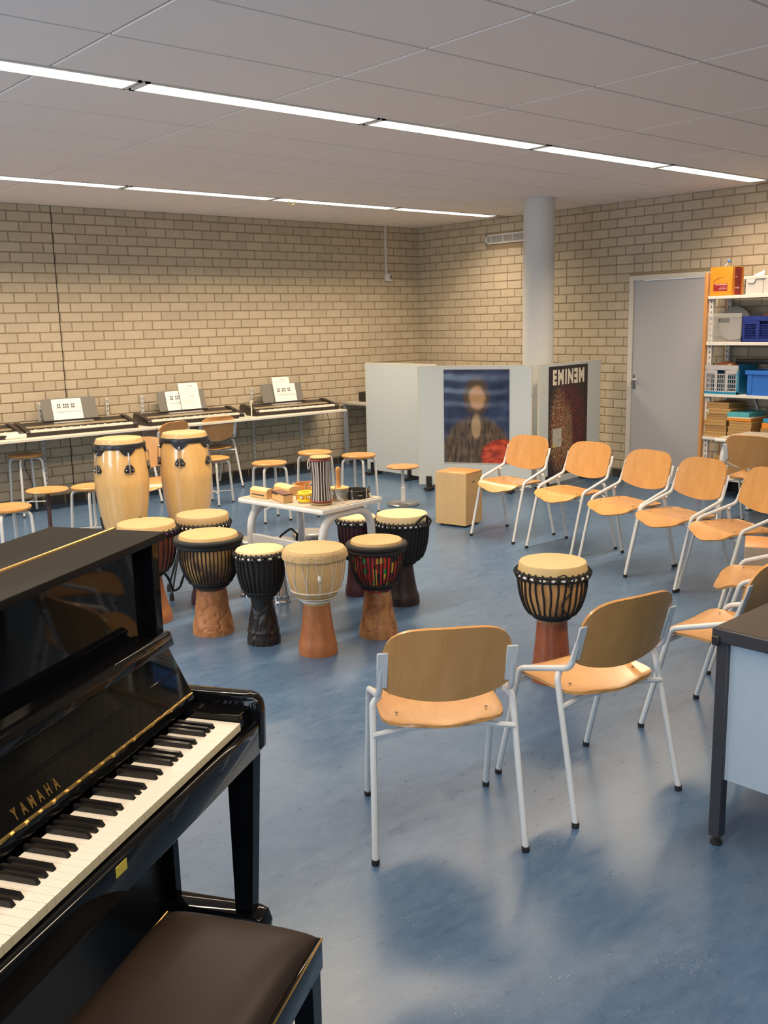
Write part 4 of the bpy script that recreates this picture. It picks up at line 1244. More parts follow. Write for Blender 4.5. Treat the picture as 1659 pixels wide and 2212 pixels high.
# ---- piano bench
bn = thing('piano_bench', 'black piano bench with worn brown-black padded leather seat', 'bench', PK + Matrix.Rotation(PR, 3, 'Z') @ Vector((-0.79, -0.185, 0)), PR)
LEATHER = plain('worn_black_leather', (0.022, 0.014, 0.010), 0.45, 0, 0.45, 5, 0, 0.08, 0.25)
def cushion(u, v):
    uu = math.copysign(1 - (1 - abs(u)) ** 1.0, u); vv_ = v
    e = (max(0, 1 - abs(u) ** 5)) ** 0.5 * (max(0, 1 - abs(v) ** 5)) ** 0.5
    return Vector((u * 0.372, v * 0.172, 0.452 + 0.052 * e)), Vector((0, 0, 1))
g = [math.sin(-math.pi / 2 + math.pi * k / 20) for k in range(21)]
MB().sheet(cushion, g, g, 0.012).build('cushion', LEATHER, bn, True, 60)
for s in (-1, 1):
    MB().bx(-0.378, 0.378, s * 0.160, s * 0.180, 0.385, 0.456, 0.004, 2).build('apron', BLACK_GLOSS, bn)
    MB().bx(s * 0.360, s * 0.380, -0.160, 0.160, 0.385, 0.456, 0.004, 2).build('apron', BLACK_GLOSS, bn)
    MB().tube([(-0.375, s * 0.181, 0.456), (0.375, s * 0.181, 0.456)], 0.0022, 6).build('brass_piping', BRASS, bn)
for sx_ in (-1, 1):
    for sy_ in (-1, 1):
        leg = MB()
        cx_, cy_ = sx_ * 0.350, sy_ * 0.150
        a4 = [leg.bm.verts.new((cx_ + a * 0.024, cy_ + b2 * 0.024, 0.40)) for a, b2 in ((-1, -1), (1, -1), (1, 1), (-1, 1))]
        b4 = [leg.bm.verts.new((cx_ + sx_ * 0.006 + a * 0.016, cy_ + sy_ * 0.006 + b2 * 0.016, 0.0)) for a, b2 in ((-1, -1), (1, -1), (1, 1), (-1, 1))]
        leg.bm.faces.new(a4); leg.bm.faces.new(list(reversed(b4)))
        for i in range(4):
            leg.bm.faces.new((a4[i], b4[i], b4[(i + 1) % 4], a4[(i + 1) % 4]))
        leg.build('leg', BLACK_GLOSS, bn, False)
    MB().tube([(sx_ * 0.380, 0.0, 0.42), (sx_ * 0.398, 0.0, 0.42)], 0.020, 16).build('height_knob', BLACK_PLASTIC, bn)

# ================================================================== DIGITAL KEYBOARDS
BODY = plain('dark_brown_plastic', (0.020, 0.015, 0.014), 0.38)
PANELG = plain('bronze_panel', (0.26, 0.21, 0.13), 0.45)
RESTM = plain('grey_music_rest', (0.16, 0.15, 0.135), 0.5)
def make_keyboard():
    t = thing('digital_keyboard', '', 'keyboard', (0, 0, 0), 0, 'digital keyboards on the wall bench')
    Wd = 0.560
    sec = [(-0.178, 0.0), (-0.182, 0.034), (-0.174, 0.040), (-0.168, 0.040), (-0.168, 0.038), (-0.045, 0.040), (-0.043, 0.066), (0.02, 0.080), (0.13, 0.106), (0.160, 0.104), (0.176, 0.085), (0.176, 0.0)]
    yz_prism(sec, -Wd + 0.045, Wd - 0.045).build('body', BODY, t, False)
    cap = [(-0.186, 0.0), (-0.190, 0.042), (-0.176, 0.062), (-0.05, 0.085), (0.10, 0.116), (0.155, 0.118), (0.180, 0.098), (0.186, 0.06), (0.182, 0.0)]
    for (a, b2) in ((-Wd, -Wd + 0.046), (Wd - 0.046, Wd)):
        yz_prism(cap, a, b2, 0.010, 2).build('end_cap', BODY, t)
    n = 42
    w = (2 * (Wd - 0.048)) / n
    wk_, bk_ = MB(), MB()
    for k in range(n):
        x = -Wd + 0.048 + w * (k + 0.5)
        wk_.bx(x - w / 2 + 0.0008, x + w / 2 - 0.0008, -0.170, -0.046, 0.038, 0.060)
        if k < n - 1 and (k % 7) not in (2, 6):
            bk_.bx(x + w / 2 - 0.006, x + w / 2 + 0.006, -0.120, -0.046, 0.050, 0.069)
    wk_.build('white_keys', KEY_WHITE, t, False)['kind'] = 'stuff'
    bk_.build('black_keys', BLACK_PLASTIC, t, False)['kind'] = 'stuff'
    yz_prism([(-0.042, 0.0672), (0.018, 0.0802), (0.018, 0.0815), (-0.042, 0.0685)], -Wd + 0.05, Wd - 0.05).build('control_strip', PANELG, t, False)
    yz_prism([(0.045, 0.0862), (0.085, 0.0957), (0.085, 0.0985), (0.045, 0.089)], -0.20, 0.20).build('display', plain('grey_display', (0.26, 0.25, 0.23), 0.25), t, False)
    MB().bx(-0.285, 0.285, 0.100, 0.135, 0.098, 0.112, 0.003).build('rest_ledge', BODY, t)
    MB().prism([(-0.275, 0.122, 0.110), (0.275, 0.122, 0.110), (0.275, 0.176, 0.300), (0.250, 0.181, 0.318), (-0.250, 0.181, 0.318), (-0.275, 0.176, 0.300)], (0, 0.006, 0)).build('music_rest', RESTM, t, False)
    return t
kb0 = make_keyboard()
BZ = 0.737
KBS = [(-4.875, -0.290, -2.0, 'dark digital keyboard with key chart, left on the wall bench'),
       (-3.635, -0.300, -2.0, 'middle dark digital keyboard with spiral songbook on its rest'),
       (-2.340, -0.310, -2.5, 'right dark digital keyboard on the bench, beside the white screens'),
       (-6.02, -0.285, 1.0, 'dark digital keyboard just showing at the left photo edge')]
for i, (x, y, a, lab) in enumerate(KBS):
    k = kb0 if i == 0 else copy_tree(kb0)
    k.location = (x, y, BZ - 0.002 * (i in (1, 2))); k.rotation_euler = (0, 0, RAD(a)); k['label'] = lab

def on_rest(i, xoff, back=0.0, up_=0.0):
    x, y, a, _ = KBS[i]
    base = Matrix.Translation((x, y, BZ)) @ Matrix.Rotation(RAD(a), 4, 'Z')
    tilt = math.atan2(0.054, 0.190)
    return base @ Matrix.Translation((xoff, 0.1205 - back, 0.113 + up_)) @ Matrix.Rotation(-tilt, 4, 'X')

def key_chart(name, lab, mtx, W=0.297, Hh=0.205, group='key charts on the keyboards'):
    t = thing(name, lab, 'paper', (0, 0, 0), 0, group)
    t.matrix_world = mtx
    MB().bx(-W / 2, W / 2, -0.002, -0.0008, 0, Hh).build('sheet', PAPER, t, False)
    p = MB()
    yf0, yf1 = -0.0026, -0.0019
    kw = W * 0.8 / 10
    x0 = -W * 0.36
    for k in range(11):
        p.bx(x0 + kw * k - 0.0007, x0 + kw * k + 0.0007, yf0, yf1, Hh * 0.36, Hh * 0.60)
    p.bx(x0, x0 + kw * 10, yf0, yf1, Hh * 0.352, Hh * 0.366)
    for k in (0.35, 1.15, 2.85, 3.75, 4.6, 6.25, 7.1):
        p.bx(x0 + kw * k, x0 + kw * (k + 0.62), yf0, yf1, Hh * 0.70, Hh * 0.755)
        p.bx(x0 + kw * k, x0 + kw * (k + 0.62), yf0, yf1, Hh * 0.56, Hh * 0.61)
    p.build('printed_keys', INK, t, False)['kind'] = 'stuff'
    q = MB()
    for k in (0.35, 1.15, 2.85, 3.75, 4.6, 6.25, 7.1):
        q.bx(x0 + kw * k, x0 + kw * (k + 0.62), yf0, yf1, Hh * 0.61, Hh * 0.70)
    q.build('printed_shading', plain('grey_ink', (0.35, 0.32, 0.33), 0.7), t, False)['kind'] = 'stuff'
    return t

def songbook(lab, mtx, W=0.20, Hh=0.285):
    t = thing('songbook', lab, 'book', (0, 0, 0), 0, 'spiral songbooks on the keyboards')
    t.matrix_world = mtx
    MB().bx(-W / 2, W / 2, -0.007, -0.001, 0, Hh).build('pages', PAPER, t, False)
    MB().bx(W / 2 - 0.01, W / 2 + 0.035, -0.003, -0.0005, 0.0, Hh - 0.004).build('loose_page', PAPER, t, False)
    s = MB()
    for k in range(17):
        z = 0.012 + k * (Hh - 0.024) / 16
        s.tube([(-W / 2 + 0.006 * math.cos(a), -0.004 + 0.007 * math.sin(a), z) for a in [2 * math.pi * j / 8 for j in range(8)]], 0.0016, 5, closed=True)
    s.build('spiral_binding', INK, t)['kind'] = 'stuff'
    ln = MB()
    rnd = random.Random(3)
    for k in range(9):
        z = Hh * (0.88 - k * 0.095)
        if k in (0, 4):
            ln.bx(W * 0.05, W * 0.36, -0.0076, -0.0069, z - 0.006, z + 0.006)
        else:
            for j in range(4):
                ln.bx(-W * 0.40, W * 0.44 - 0.02 * rnd.random(), -0.0076, -0.0069, z + j * 0.0028, z + j * 0.0028 + 0.0007)
    ln.build('printed_staves', plain('pale_grey_ink', (0.52, 0.49, 0.46), 0.7), t, False)['kind'] = 'stuff'
    return t
key_chart('key_chart', 'white sheet with printed piano keys on the left keyboard', on_rest(0, -0.025))
key_chart('key_chart', 'white key chart half covered by the spiral songbook', on_rest(1, -0.035))
songbook('white spiral songbook standing on the middle keyboard', on_rest(1, 0.075, 0.003))
songbook('white spiral songbook behind the key chart, right keyboard', on_rest(2, -0.015, 0.0))
key_chart('key_chart', 'white sheet with printed piano keys on the right keyboard', on_rest(2, 0.03, 0.0075))

# cables and power strips on the bench
CABLE_W = plain('cream_cable', (0.62, 0.56, 0.44), 0.5)
def cable(lab, pts, r, mat):
    o = MB().tube(fillet(pts, 0.05, 5), r, 6).build('cable', mat)
    return tag(o, lab, 'cable')
cable('cream cable looping up between the middle and right keyboards', [(-3.16, -0.52, 0.745), (-3.02, -0.55, 0.745), (-2.92, -0.40, 0.80), (-2.86, -0.30, 0.90), (-2.80, -0.28, 0.885), (-2.86, -0.20, 0.80)], 0.007, CABLE_W)
cable('cream cable curling at the end of the middle keyboard', [(-3.14, -0.30, 0.80), (-3.08, -0.36, 0.80), (-3.03, -0.42, 0.78), (-3.05, -0.50, 0.746)], 0.006, CABLE_W)
cable('thin pale cable hanging down below the right keyboard', [(-1.95, -0.5, 0.70), (-1.80, -0.35, 0.52), (-1.66, -0.12, 0.33), (-1.56, -0.03, 0.20)], 0.004, plain('brown_cable', (0.35, 0.27, 0.18), 0.5))
cable('dark cable drooping along the wall beneath the left keyboard', [(-5.30, -0.06, 0.70), (-5.33, -0.04, 0.42), (-5.26, -0.03, 0.20), (-5.12, -0.03, 0.12), (-5.02, -0.03, 0.16)], 0.004, INK)
ps = thing('power_strip', 'white power strip lying beside the left keyboard', 'power strip', (-5.56, -0.44, BZ), RAD(-8))
MB().bx(-0.12, 0.12, -0.028, 0.028, 0, 0.042, 0.010, 2).build('casing', plain('white_plastic', (0.75, 0.70, 0.62), 0.4), ps)
MB().bx(-0.10, -0.05, -0.015, 0.015, 0.040, 0.050, 0.004).build('plug', BLACK_PLASTIC, ps)
ps = thing('power_plug', 'grey power plug between the middle and right keyboards', 'plug', (-3.045, -0.36, 0.735), RAD(20))
MB().bx(-0.03, 0.03, -0.05, 0.05, 0, 0.04, 0.010, 2).build('casing', plain('blue_grey_plastic', (0.36, 0.40, 0.46), 0.35), ps)
MB().tube([(0, -0.05, 0.02), (0.0, -0.07, 0.02)], 0.008, 8).build('cord_stub', CABLE_W, ps)

# ================================================================== SMALL PERCUSSION ON THE TABLE
def on_table(u, v):
    c, s = math.cos(TBR), math.sin(TBR)
    return Vector((TBX + c * u - s * v, TBY + s * u + c * v, TBH + 0.0005))
BLOCK = wood('maple_block', (0.60, 0.35, 0.13), (0.68, 0.43, 0.19), (2, 9, 9), 0.4, 0.1)
ORANGE_BLOCK = wood('orange_block', (0.52, 0.24, 0.06), (0.60, 0.31, 0.10), (2, 9, 9), 0.4)
DARK_BLOCK = wood('rosewood_top', (0.09, 0.032, 0.020), (0.14, 0.055, 0.035), (2, 9, 9), 0.4)
def round_block(lab, u, v, ang, L, D, H):
    t = thing('wood_block', lab, 'wood block', on_table(u, v), TBR + ang, 'wood blocks on the table')
    sec = [(-D / 2, 0.0), (D / 2, 0.0), (D / 2, H * 0.68), (D * 0.38, H * 0.88), (D * 0.15, H), (-D * 0.15, H), (-D * 0.38, H * 0.90), (-D / 2, H * 0.72)]
    MB().prism([(-L / 2, p[0], p[1]) for p in sec], (L, 0, 0), 0.002).build('block', BLOCK, t, False)
    MB().bx(-L * 0.38, L * 0.38, -D / 2 - 0.0006, -D / 2 + 0.002, H * 0.26, H * 0.38).build('slot', INK, t, False)
round_block('rounded light wood block at the left end of the table', -0.232, -0.160, RAD(-4), 0.155, 0.062, 0.058)
round_block('rounded light wood block behind the dark-topped one', -0.190, 0.000, RAD(-12), 0.175, 0.080, 0.058)
t = thing('wood_block', 'square wood block with a dark rosewood top', 'wood block', on_table(-0.045, -0.175), TBR + RAD(-20), 'wood blocks on the table')
MB().bx(-0.085, 0.085, -0.030, 0.030, 0, 0.044, 0.002).build('block', BLOCK, t)
MB().bx(-0.086, 0.086, -0.031, 0.031, 0.0442, 0.052, 0.0015).build('top_plate', DARK_BLOCK, t)
MB().bx(-0.085, 0.0, -0.0306, -0.0290, 0.036, 0.0435).build('slot', INK, t, False)
t = thing('castanet_block', 'tiny orange wooden castanet block beside the yellow shaker', 'castanet', on_table(0.005, -0.070), TBR + RAD(15))
MB().bx(-0.028, 0.028, -0.020, 0.020, 0, 0.030, 0.002).build('block', ORANGE_BLOCK, t)
MB().ring(0.010, 0.002, 0.0315, n=16, m=6).build('ring', CHROME, t)

def tambourine(lab, u, v, R_, H, mat, njin=6):
    t = thing('tambourine', lab, 'tambourine', on_table(u, v), TBR, 'tambourines on the table')
    MB().lathe([(R_ - 0.008, 0.0), (R_, 0.0), (R_, H), (R_ - 0.008, H), (R_ - 0.008, 0.0)], 40).build('hoop', mat, t)
    for k in range(njin):
        a = 2 * math.pi * (k + 0.5) / njin
        c, s = math.cos(a), math.sin(a)
        MB().lathe([(0, H * 0.55), (0.016, H * 0.50), (0.018, H * 0.48), (0.016, H * 0.44), (0, H * 0.40)], 14, (c * (R_ - 0.001), s * (R_ - 0.001), 0)).build('jingle', plain('bronze_jingle', (0.45, 0.38, 0.22), 0.3, 0.9), t)
        a += math.pi / njin
        c, s = math.cos(a), math.sin(a)
        MB().tube([(c * (R_ + 0.004), s * (R_ + 0.004), 0.004), (c * (R_ + 0.004), s * (R_ + 0.004), H + 0.014)], 0.004, 8).build('tension_screw', CHROME, t)
tambourine('orange-brown wooden tambourine behind the wood blocks', -0.135, 0.140, 0.100, 0.048, wood('orange_hoop', (0.48, 0.19, 0.05), (0.56, 0.25, 0.08), (3, 3, 3), 0.35, 0.2))
tambourine('black tambourine lying behind the cabasa', 0.225, 0.152, 0.082, 0.045, BLACK_PLASTIC)

t = thing('jingle_shaker', 'yellow plastic jingle shaker with chrome bells', 'shaker', on_table(0.100, -0.120), TBR + RAD(30))
YEL = plain('yellow_plastic', (0.80, 0.50, 0.015), 0.35)
pts = [(0.045 * math.cos(a), 0.045 * math.sin(a), 0.012) for a in [RAD(20 + k * 32) for k in range(11)]]
MB().tube(pts, 0.010, 8).build('lower_hoop', YEL, t)
MB().tube([(p[0], p[1], 0.052) for p in pts], 0.010, 8).build('upper_hoop', YEL, t)
for k in range(0, 11, 2):
    p = pts[k]
    MB().tube([(p[0], p[1], 0.012), (p[0], p[1], 0.052)], 0.006, 6).build('post', YEL, t)
    if k < 10:
        q = pts[k + 1]
        MB().sphere((q[0], q[1], 0.032), 0.011, (1, 1, 0.9), 10).build('bell', CHROME, t)
MB().lathe([(0, 0.06), (0.006, 0.06), (0.007, 0.085), (0.014, 0.088), (0.014, 0.10), (0.004, 0.104), (0, 0.104)], 12, (0.02, 0.045, 0)).build('tuning_bolt', CHROME, t)

# talking drum with striped cords
t = thing('talking_drum', 'tall talking drum with black and white striped tension cords', 'drum', on_table(0.215, -0.118), 0)
Ht = 0.272
waist = lambda z: 0.058 - 0.010 * math.sin(math.pi * z / Ht)
MB().lathe([(0, 0.0)] + [(waist(k * Ht / 10) - 0.012, k * Ht / 10) for k in range(11)] + [(0, Ht)], 28).build('shell', DARK_BLOCK, t)
for z0, nm in ((0.0, 'bottom'), (Ht - 0.014, 'top')):
    MB().lathe([(0, z0 + 0.0), (0.052, z0 + 0.0), (0.058, z0 + 0.004), (0.059, z0 + 0.010), (0.054, z0 + 0.014), (0, z0 + 0.0145)], 32).build('head_skin', SKIN, t)
    MB().ring(0.0575, 0.0055, z0 + (0.020 if z0 == 0 else -0.006), n=32, m=8).build('red_hoop', plain('red_brown_wrap', (0.22, 0.04, 0.03), 0.6, 0, 0.5, 60), t)
nC = 40
cords = [MB(), MB(), MB()]
for k in range(nC):
    a = 2 * math.pi * k / nC
    pts = [(math.cos(a) * (waist(z) - 0.001), math.sin(a) * (waist(z) - 0.001), z) for z in [0.018 + j * (Ht - 0.038) / 6 for j in range(7)]]
    cords[(0, 1, 0, 2)[k % 4] if k % 9 else 1].tube(pts, 0.0036, 5)
for cm, mt_ in zip(cords, (ROPE_WHITE, plain('brown_black_cord', (0.035, 0.015, 0.014), 0.8), plain('lilac_grey_cord', (0.30, 0.26, 0.28), 0.8))):
    cm.build('tension_cords', mt_, t)['kind'] = 'stuff'
MB().tube(fillet([(-0.060, 0.02, 0.262), (-0.074, 0.02, 0.235), (-0.072, 0.02, 0.20), (-0.060, 0.02, 0.215), (-0.058, 0.02, 0.25)], 0.012, 4), 0.003, 6).build('cord_loop', ROPE_WHITE, t)
MB().tube(fillet([(0.045, -0.040, 0.26), (0.058, -0.050, 0.12), (0.062, -0.056, 0.045), (0.080, -0.075, 0.03), (0.098, -0.085, 0.006), (0.086, -0.088, 0.006), (0.064, -0.062, 0.03)], 0.02, 4), 0.003, 6).build('hanging_cord', ROPE_WHITE, t)

t = thing('cabasa', 'cabasa with wooden handle up and steel bead chains', 'cabasa', on_table(0.198, 0.040), 0)
MB().lathe([(0, 0), (0.054, 0), (0.054, 0.008), (0, 0.008)], 28).build('base_disc', BLOCK, t)
bd = MB()
for k in range(7):
    bd.ring(0.0535, 0.0042, 0.012 + k * 0.0078, n=40, m=6)
bd.build('bead_chains', plain('steel_beads', (0.50, 0.49, 0.46), 0.35, 0.9, 0.5, 300), t)['kind'] = 'stuff'
MB().lathe([(0.050, 0.008), (0.050, 0.064)], 28).build('core', DARK_BLOCK, t)
MB().lathe([(0, 0.064), (0.060, 0.064), (0.060, 0.071), (0, 0.072)], 28).build('top_disc', BLOCK, t)
MB().lathe([(0.019, 0.070), (0.012, 0.082), (0.012, 0.12), (0.0145, 0.165), (0.0145, 0.178), (0.009, 0.188), (0, 0.190)], 18).build('handle', ORANGE_BLOCK, t)

# ================================================================== STORAGE RACK BY THE DOOR
RY = -4.385
rk = thing('storage_rack', 'tall shelf rack with wooden posts and white metal shelves', 'shelf', (0, 0, 0))
POST = wood('pine_post', (0.42, 0.19, 0.06), (0.52, 0.26, 0.09), (6, 6, 1), 0.55)
for px_ in (-0.455, -0.075):
    for py_ in (RY, -5.75):
        MB().bx(px_, px_ + 0.045, py_ - 0.03, py_, 0, 2.10, 0.002).build('wood_post', POST, rk)
for px_ in (-0.41, -0.10):
    MB().bx(px_, px_ + 0.035, RY - 0.075, RY - 0.033, 0, 1.95).build('metal_upright', WHITE_PAINT, rk, False)
    sl = MB()
    for k in range(36):
        sl.bx(px_ - 0.0012, px_ + 0.002, RY - 0.060, RY - 0.050, 0.06 + k * 0.052, 0.085 + k * 0.052)
    sl.build('upright_slots', plain('slot_dark', (0.12, 0.11, 0.10), 0.8), rk, False)['kind'] = 'stuff'
SHZ = (0.20, 0.578, 0.985, 1.465, 1.888)
for z in SHZ:
    s_ = MB().bx(-0.440, -0.03, -5.75, RY - 0.032, z - 0.028, z, 0.002)
    s_.build('shelf_board', WHITE_PAINT, rk)
MB().tube([(-0.05, -4.86, 1.44), (-0.05, -5.40, 0.99)], 0.010, 6).build('brace', FRAME_GREY, rk)
MB().tube([(-0.05, -4.86, 0.56), (-0.05, -4.70, 0.96)], 0.010, 6).build('brace', FRAME_GREY, rk)
MB().tube([(-0.385, RY - 0.060, 1.86), (-0.385, RY - 0.060, 1.79)], 0.006, 8).build('shelf_clip', CHROME, rk)

def card_box(name, lab, cat, x0, y0, w, z, h, d, mat, group=None, lid=None, rz=0.0):
    """x0: front plane, y0: end nearest the door, w along -y, d into the shelf"""
    t = thing(name, lab, cat, (x0 + d / 2, y0 - w / 2, z + 0.0005), rz, group)
    MB().bx(-d / 2, d / 2, -w / 2, w / 2, 0, h * (0.62 if lid else 1.0), 0.002).build('box_base', mat, t)
    if lid:
        MB().bx(-d / 2 - 0.002, d / 2 + 0.002, -w / 2 - 0.002, w / 2 + 0.002, h * 0.60, h, 0.0025).build('box_lid', lid, t)
    return t
OR = plain('orange_card', (0.72, 0.24, 0.012), 0.5, 0, 0.05, 10)
ob = card_box('instrument_box', 'tall orange box with dark red label on the top shelf', 'box', -0.425, -4.425, 0.222, SHZ[4], 0.258, 0.20, OR)
REDL = plain('dark_red_print', (0.26, 0.012, 0.018), 0.5)
MB().bx(-0.1012, -0.0995, -0.065, 0.075, 0.042, 0.108).build('front_label', REDL, ob, False)
MB().bx(-0.055, 0.060, -0.1122, -0.1105, 0.006, 0.252).build('side_band', REDL, ob, False)
ll = MB()
for (za, ya, yb, hh) in ((0.096, -0.058, 0.062, 0.008), (0.076, -0.052, 0.005, 0.004), (0.064, -0.058, 0.025, 0.003), (0.056, -0.058, 0.02, 0.003)):
    k = 0
    yy = ya
    while yy < yb - 0.004:
        ww = 0.006 + 0.004 * ((k * 7) % 3)
        ll.bx(-0.1018, -0.101, yy, min(yb, yy + ww), za, za + hh); yy += ww + 0.002; k += 1
ll.bx(-0.045, -0.02, -0.1128, -0.112, 0.160, 0.172).bx(-0.050, 0.03, -0.1128, -0.112, 0.062, 0.076)
ll.build('label_print', plain('pink_print', (0.70, 0.45, 0.42), 0.6), ob, False)['kind'] = 'stuff'
MB().tube(fillet([(-0.1016, 0.08, 0.125), (-0.1016, 0.04, 0.155), (-0.1016, -0.02, 0.17)], 0.03), 0.0015, 4).build('pen_scribble', INK, ob)
def beater(lab, x, y, z, hx, mat):
    t = thing('beater', lab, 'beater', (x, y, z))
    MB().tube([(0, 0, 0), (hx, -0.035, 0.055)], 0.004, 6).build('stick', CLOTH_WHITE, t)
    MB().sphere((hx, -0.040, 0.064), 0.016, (1, 1, 1), 12).build('ball_head', mat, t)
beater('blue-headed beater sticking out of the orange box', -0.32, -4.50, SHZ[4] + 0.25, 0.01, plain('blue_ball', (0.05, 0.20, 0.55), 0.4))
def crate(name, lab, x0, y0, w, z, h, d, wall, rim, opening=None, group='plastic crates on the rack'):
    t = thing(name, lab, 'crate', (x0 + d / 2, y0 - w / 2, z + 0.0005), 0, group)
    th = 0.006
    b = MB()
    b.bx(-d / 2, d / 2, -w / 2, w / 2, 0, th)
    b.bx(d / 2 - th, d / 2, -w / 2, w / 2, th, h)
    for s in (-1, 1):
        b.bx(-d / 2, d / 2 - th, s * w / 2, s * (w / 2 - th), th, h)
    b.build('bin_walls', wall, t, False)
    return t, w, d, h, th
WHITE_BIN = plain('white_bin_plastic', (0.56, 0.52, 0.49), 0.45)
t, w, d, h, th = crate('storage_bin', 'white bin with side tabs on the top shelf', -0.425, -4.775, 0.45, SHZ[4], 0.165, 0.30, WHITE_BIN, WHITE_BIN)
MB().bx(-d / 2, -d / 2 + th, -w / 2, w / 2, th, h).build('front_wall', WHITE_BIN, t, False)
MB().bx(-d / 2 - 0.012, -d / 2, -w / 2 - 0.01, w / 2 + 0.01, h - 0.030, h, 0.003).build('rim', WHITE_BIN, t)
for yy in (0.165, -0.02):
    MB().prism([(-d / 2 - 0.012, yy - 0.045, h - 0.03), (-d / 2 - 0.012, yy + 0.045, h - 0.03), (-d / 2 - 0.012, yy + 0.03, h - 0.062), (-d / 2 - 0.012, yy - 0.03, h - 0.062)], (0.01, 0, 0)).build('tab', WHITE_BIN, t, False)
MB().bx(-d / 2 - 0.0015, -d / 2, 0.050, 0.054, th, h - 0.03).build('seam', plain('seam_dark', (0.15, 0.13, 0.12), 0.7), t, False)
t = thing('paper_card', 'folded white card poking out of the white bin', 'paper', (-0.30, -4.83, SHZ[4] + 0.16))
MB().prism([(0, 0.045, 0), (0, -0.055, 0), (0, -0.060, 0.055), (0, 0.040, 0.018)], (0.004, 0, 0)).build('card', PAPER, t, False)
beater('green-headed beater sticking out of the white bin', -0.30, -4.90, SHZ[4] + 0.12, 0.01, plain('green_ball', (0.04, 0.30, 0.22), 0.4))

# clear bin with a round frame drum inside
CLEAR, ntc, bsc = _mat('frosted_clear_plastic')
ntc.links.new(mixc(ntc, noise(ntc, objco(ntc), 20), (0.62, 0.60, 0.58), (0.70, 0.68, 0.66)), bsc.inputs['Base Color'])
bsc.inputs['Alpha'].default_value = 0.15; bsc.inputs['Roughness'].default_value = 0.25
t, w, d, h, th = crate('storage_bin', 'clear plastic bin with handle slot on the second shelf', -0.425, -4.41, 0.345, SHZ[3], 0.262, 0.34, CLEAR, CLEAR)
fw_ = MB()
fw_.bx(-d / 2, -d / 2 + th, -w / 2, w / 2, th, h - 0.085).bx(-d / 2, -d / 2 + th, 0.055, w / 2, h - 0.085, h).bx(-d / 2, -d / 2 + th, -w / 2, -0.055, h - 0.085, h).bx(-d / 2, -d / 2 + th, -0.055, 0.055, h - 0.045, h)
fw_.build('front_wall', CLEAR, t, False)
MB().bx(-d / 2 - 0.010, -d / 2, -w / 2 - 0.008, w / 2 + 0.008, h - 0.035, h, 0.003).build('rim', CLEAR, t)
for yy in (-0.085, 0.10):
    MB().bx(-d / 2 - 0.005, -d / 2, yy - 0.003, yy + 0.003, 0.03, h - 0.035).build('rib', CLEAR, t, False)
t = thing('frame_drum', 'round grey frame drum standing in the clear bin', 'drum', (-0.23, -4.585, SHZ[3] + 0.168))
MB().lathe([(0, 0.028), (0.145, 0.028), (0.156, 0.024), (0.160, 0.015), (0.160, -0.025), (0.152, -0.025)], 40).xf(Matrix.Rotation(RAD(-80), 4, 'Y')).build('drum_body', plain('grey_drum_head', (0.26, 0.255, 0.25), 0.35), t)
MB().ring(0.161, 0.004, -0.005, n=40, m=6).xf(Matrix.Rotation(RAD(-80), 4, 'Y')).build('hoop', BLACK_PLASTIC, t)

def slat_crate(lab, x0, y0, w, z, h, d, mat, nx, nz, extra=None):
    t, w, d, h, th = crate('folding_crate', lab, x0, y0, w, z, h, d, mat, mat)
    fx = -d / 2
    f = MB()
    f.bx(fx, fx + th, -w / 2, w / 2, 0.0, 0.032).bx(fx, fx + th, -w / 2, w / 2, h - 0.045, h)
    for s in (-1, 0.333, -0.333, 1):
        yy = s * (w / 2 - 0.012)
        f.bx(fx, fx + th, yy - 0.013, yy + 0.013, 0.03, h - 0.04)
    f.build('front_frame', extra or mat, t, False)
    g_ = MB()
    for k in range(nx):
        yy = -w / 2 + (k + 0.5) * w / nx
        g_.bx(fx + 0.001, fx + th - 0.001, yy - 0.0025, yy + 0.0025, 0.03, h - 0.075)
    for k in range(nz):
        zz = 0.035 + (k + 0.5) * (h - 0.10) / nz
        g_.bx(fx + 0.001, fx + th - 0.001, -w / 2, w / 2, zz - 0.004, zz + 0.004)
    g_.bx(fx + 0.001, fx + th - 0.001, -w / 2, -0.05, h - 0.085, h - 0.04).bx(fx + 0.001, fx + th - 0.001, 0.05, w / 2, h - 0.085, h - 0.04)
    g_.build('front_grid', extra or mat, t, False)
    return t, w, d, h
NAVY = plain('navy_blue_plastic', (0.010, 0.026, 0.19), 0.4)
GREYP = plain('light_grey_plastic', (0.40, 0.39, 0.40), 0.45)
TEAL = plain('teal_blue_plastic', (0.010, 0.20, 0.36), 0.4)
BLUEB = plain('mid_blue_plastic', (0.020, 0.13, 0.48), 0.4)
slat_crate('dark blue slatted crate with brown maracas inside', -0.425, -4.765, 0.44, SHZ[3], 0.232, 0.34, NAVY, 22, 6)
t, w, d, h = slat_crate('grey folding crate with blue frame on the third shelf', -0.430, -4.405, 0.355, SHZ[2], 0.268, 0.34, TEAL, 17, 4, GREYP)
b = MB().bx(-d / 2 - 0.004, -d / 2, -w / 2, w / 2, 0.0, 0.022).bx(-d / 2 - 0.004, -d / 2, -w / 2, -w / 2 + 0.018, 0.0, h - 0.05).bx(-d / 2 - 0.004, -d / 2, w / 2 - 0.008, w / 2, 0.0, h - 0.05)
b.build('blue_frame', TEAL, t, False)
t, w, d, h, th = crate('storage_bin', 'solid mid blue bin at the right photo edge', -0.425, -4.835, 0.44, SHZ[2], 0.225, 0.30, BLUEB, BLUEB)
MB().bx(-d / 2, -d / 2 + th, -w / 2, w / 2, th, h).build('front_wall', BLUEB, t, False)
MB().bx(-d / 2 - 0.014, -d / 2, -w / 2 - 0.012, w / 2 + 0.012, h - 0.038, h, 0.003).build('rim', BLUEB, t)
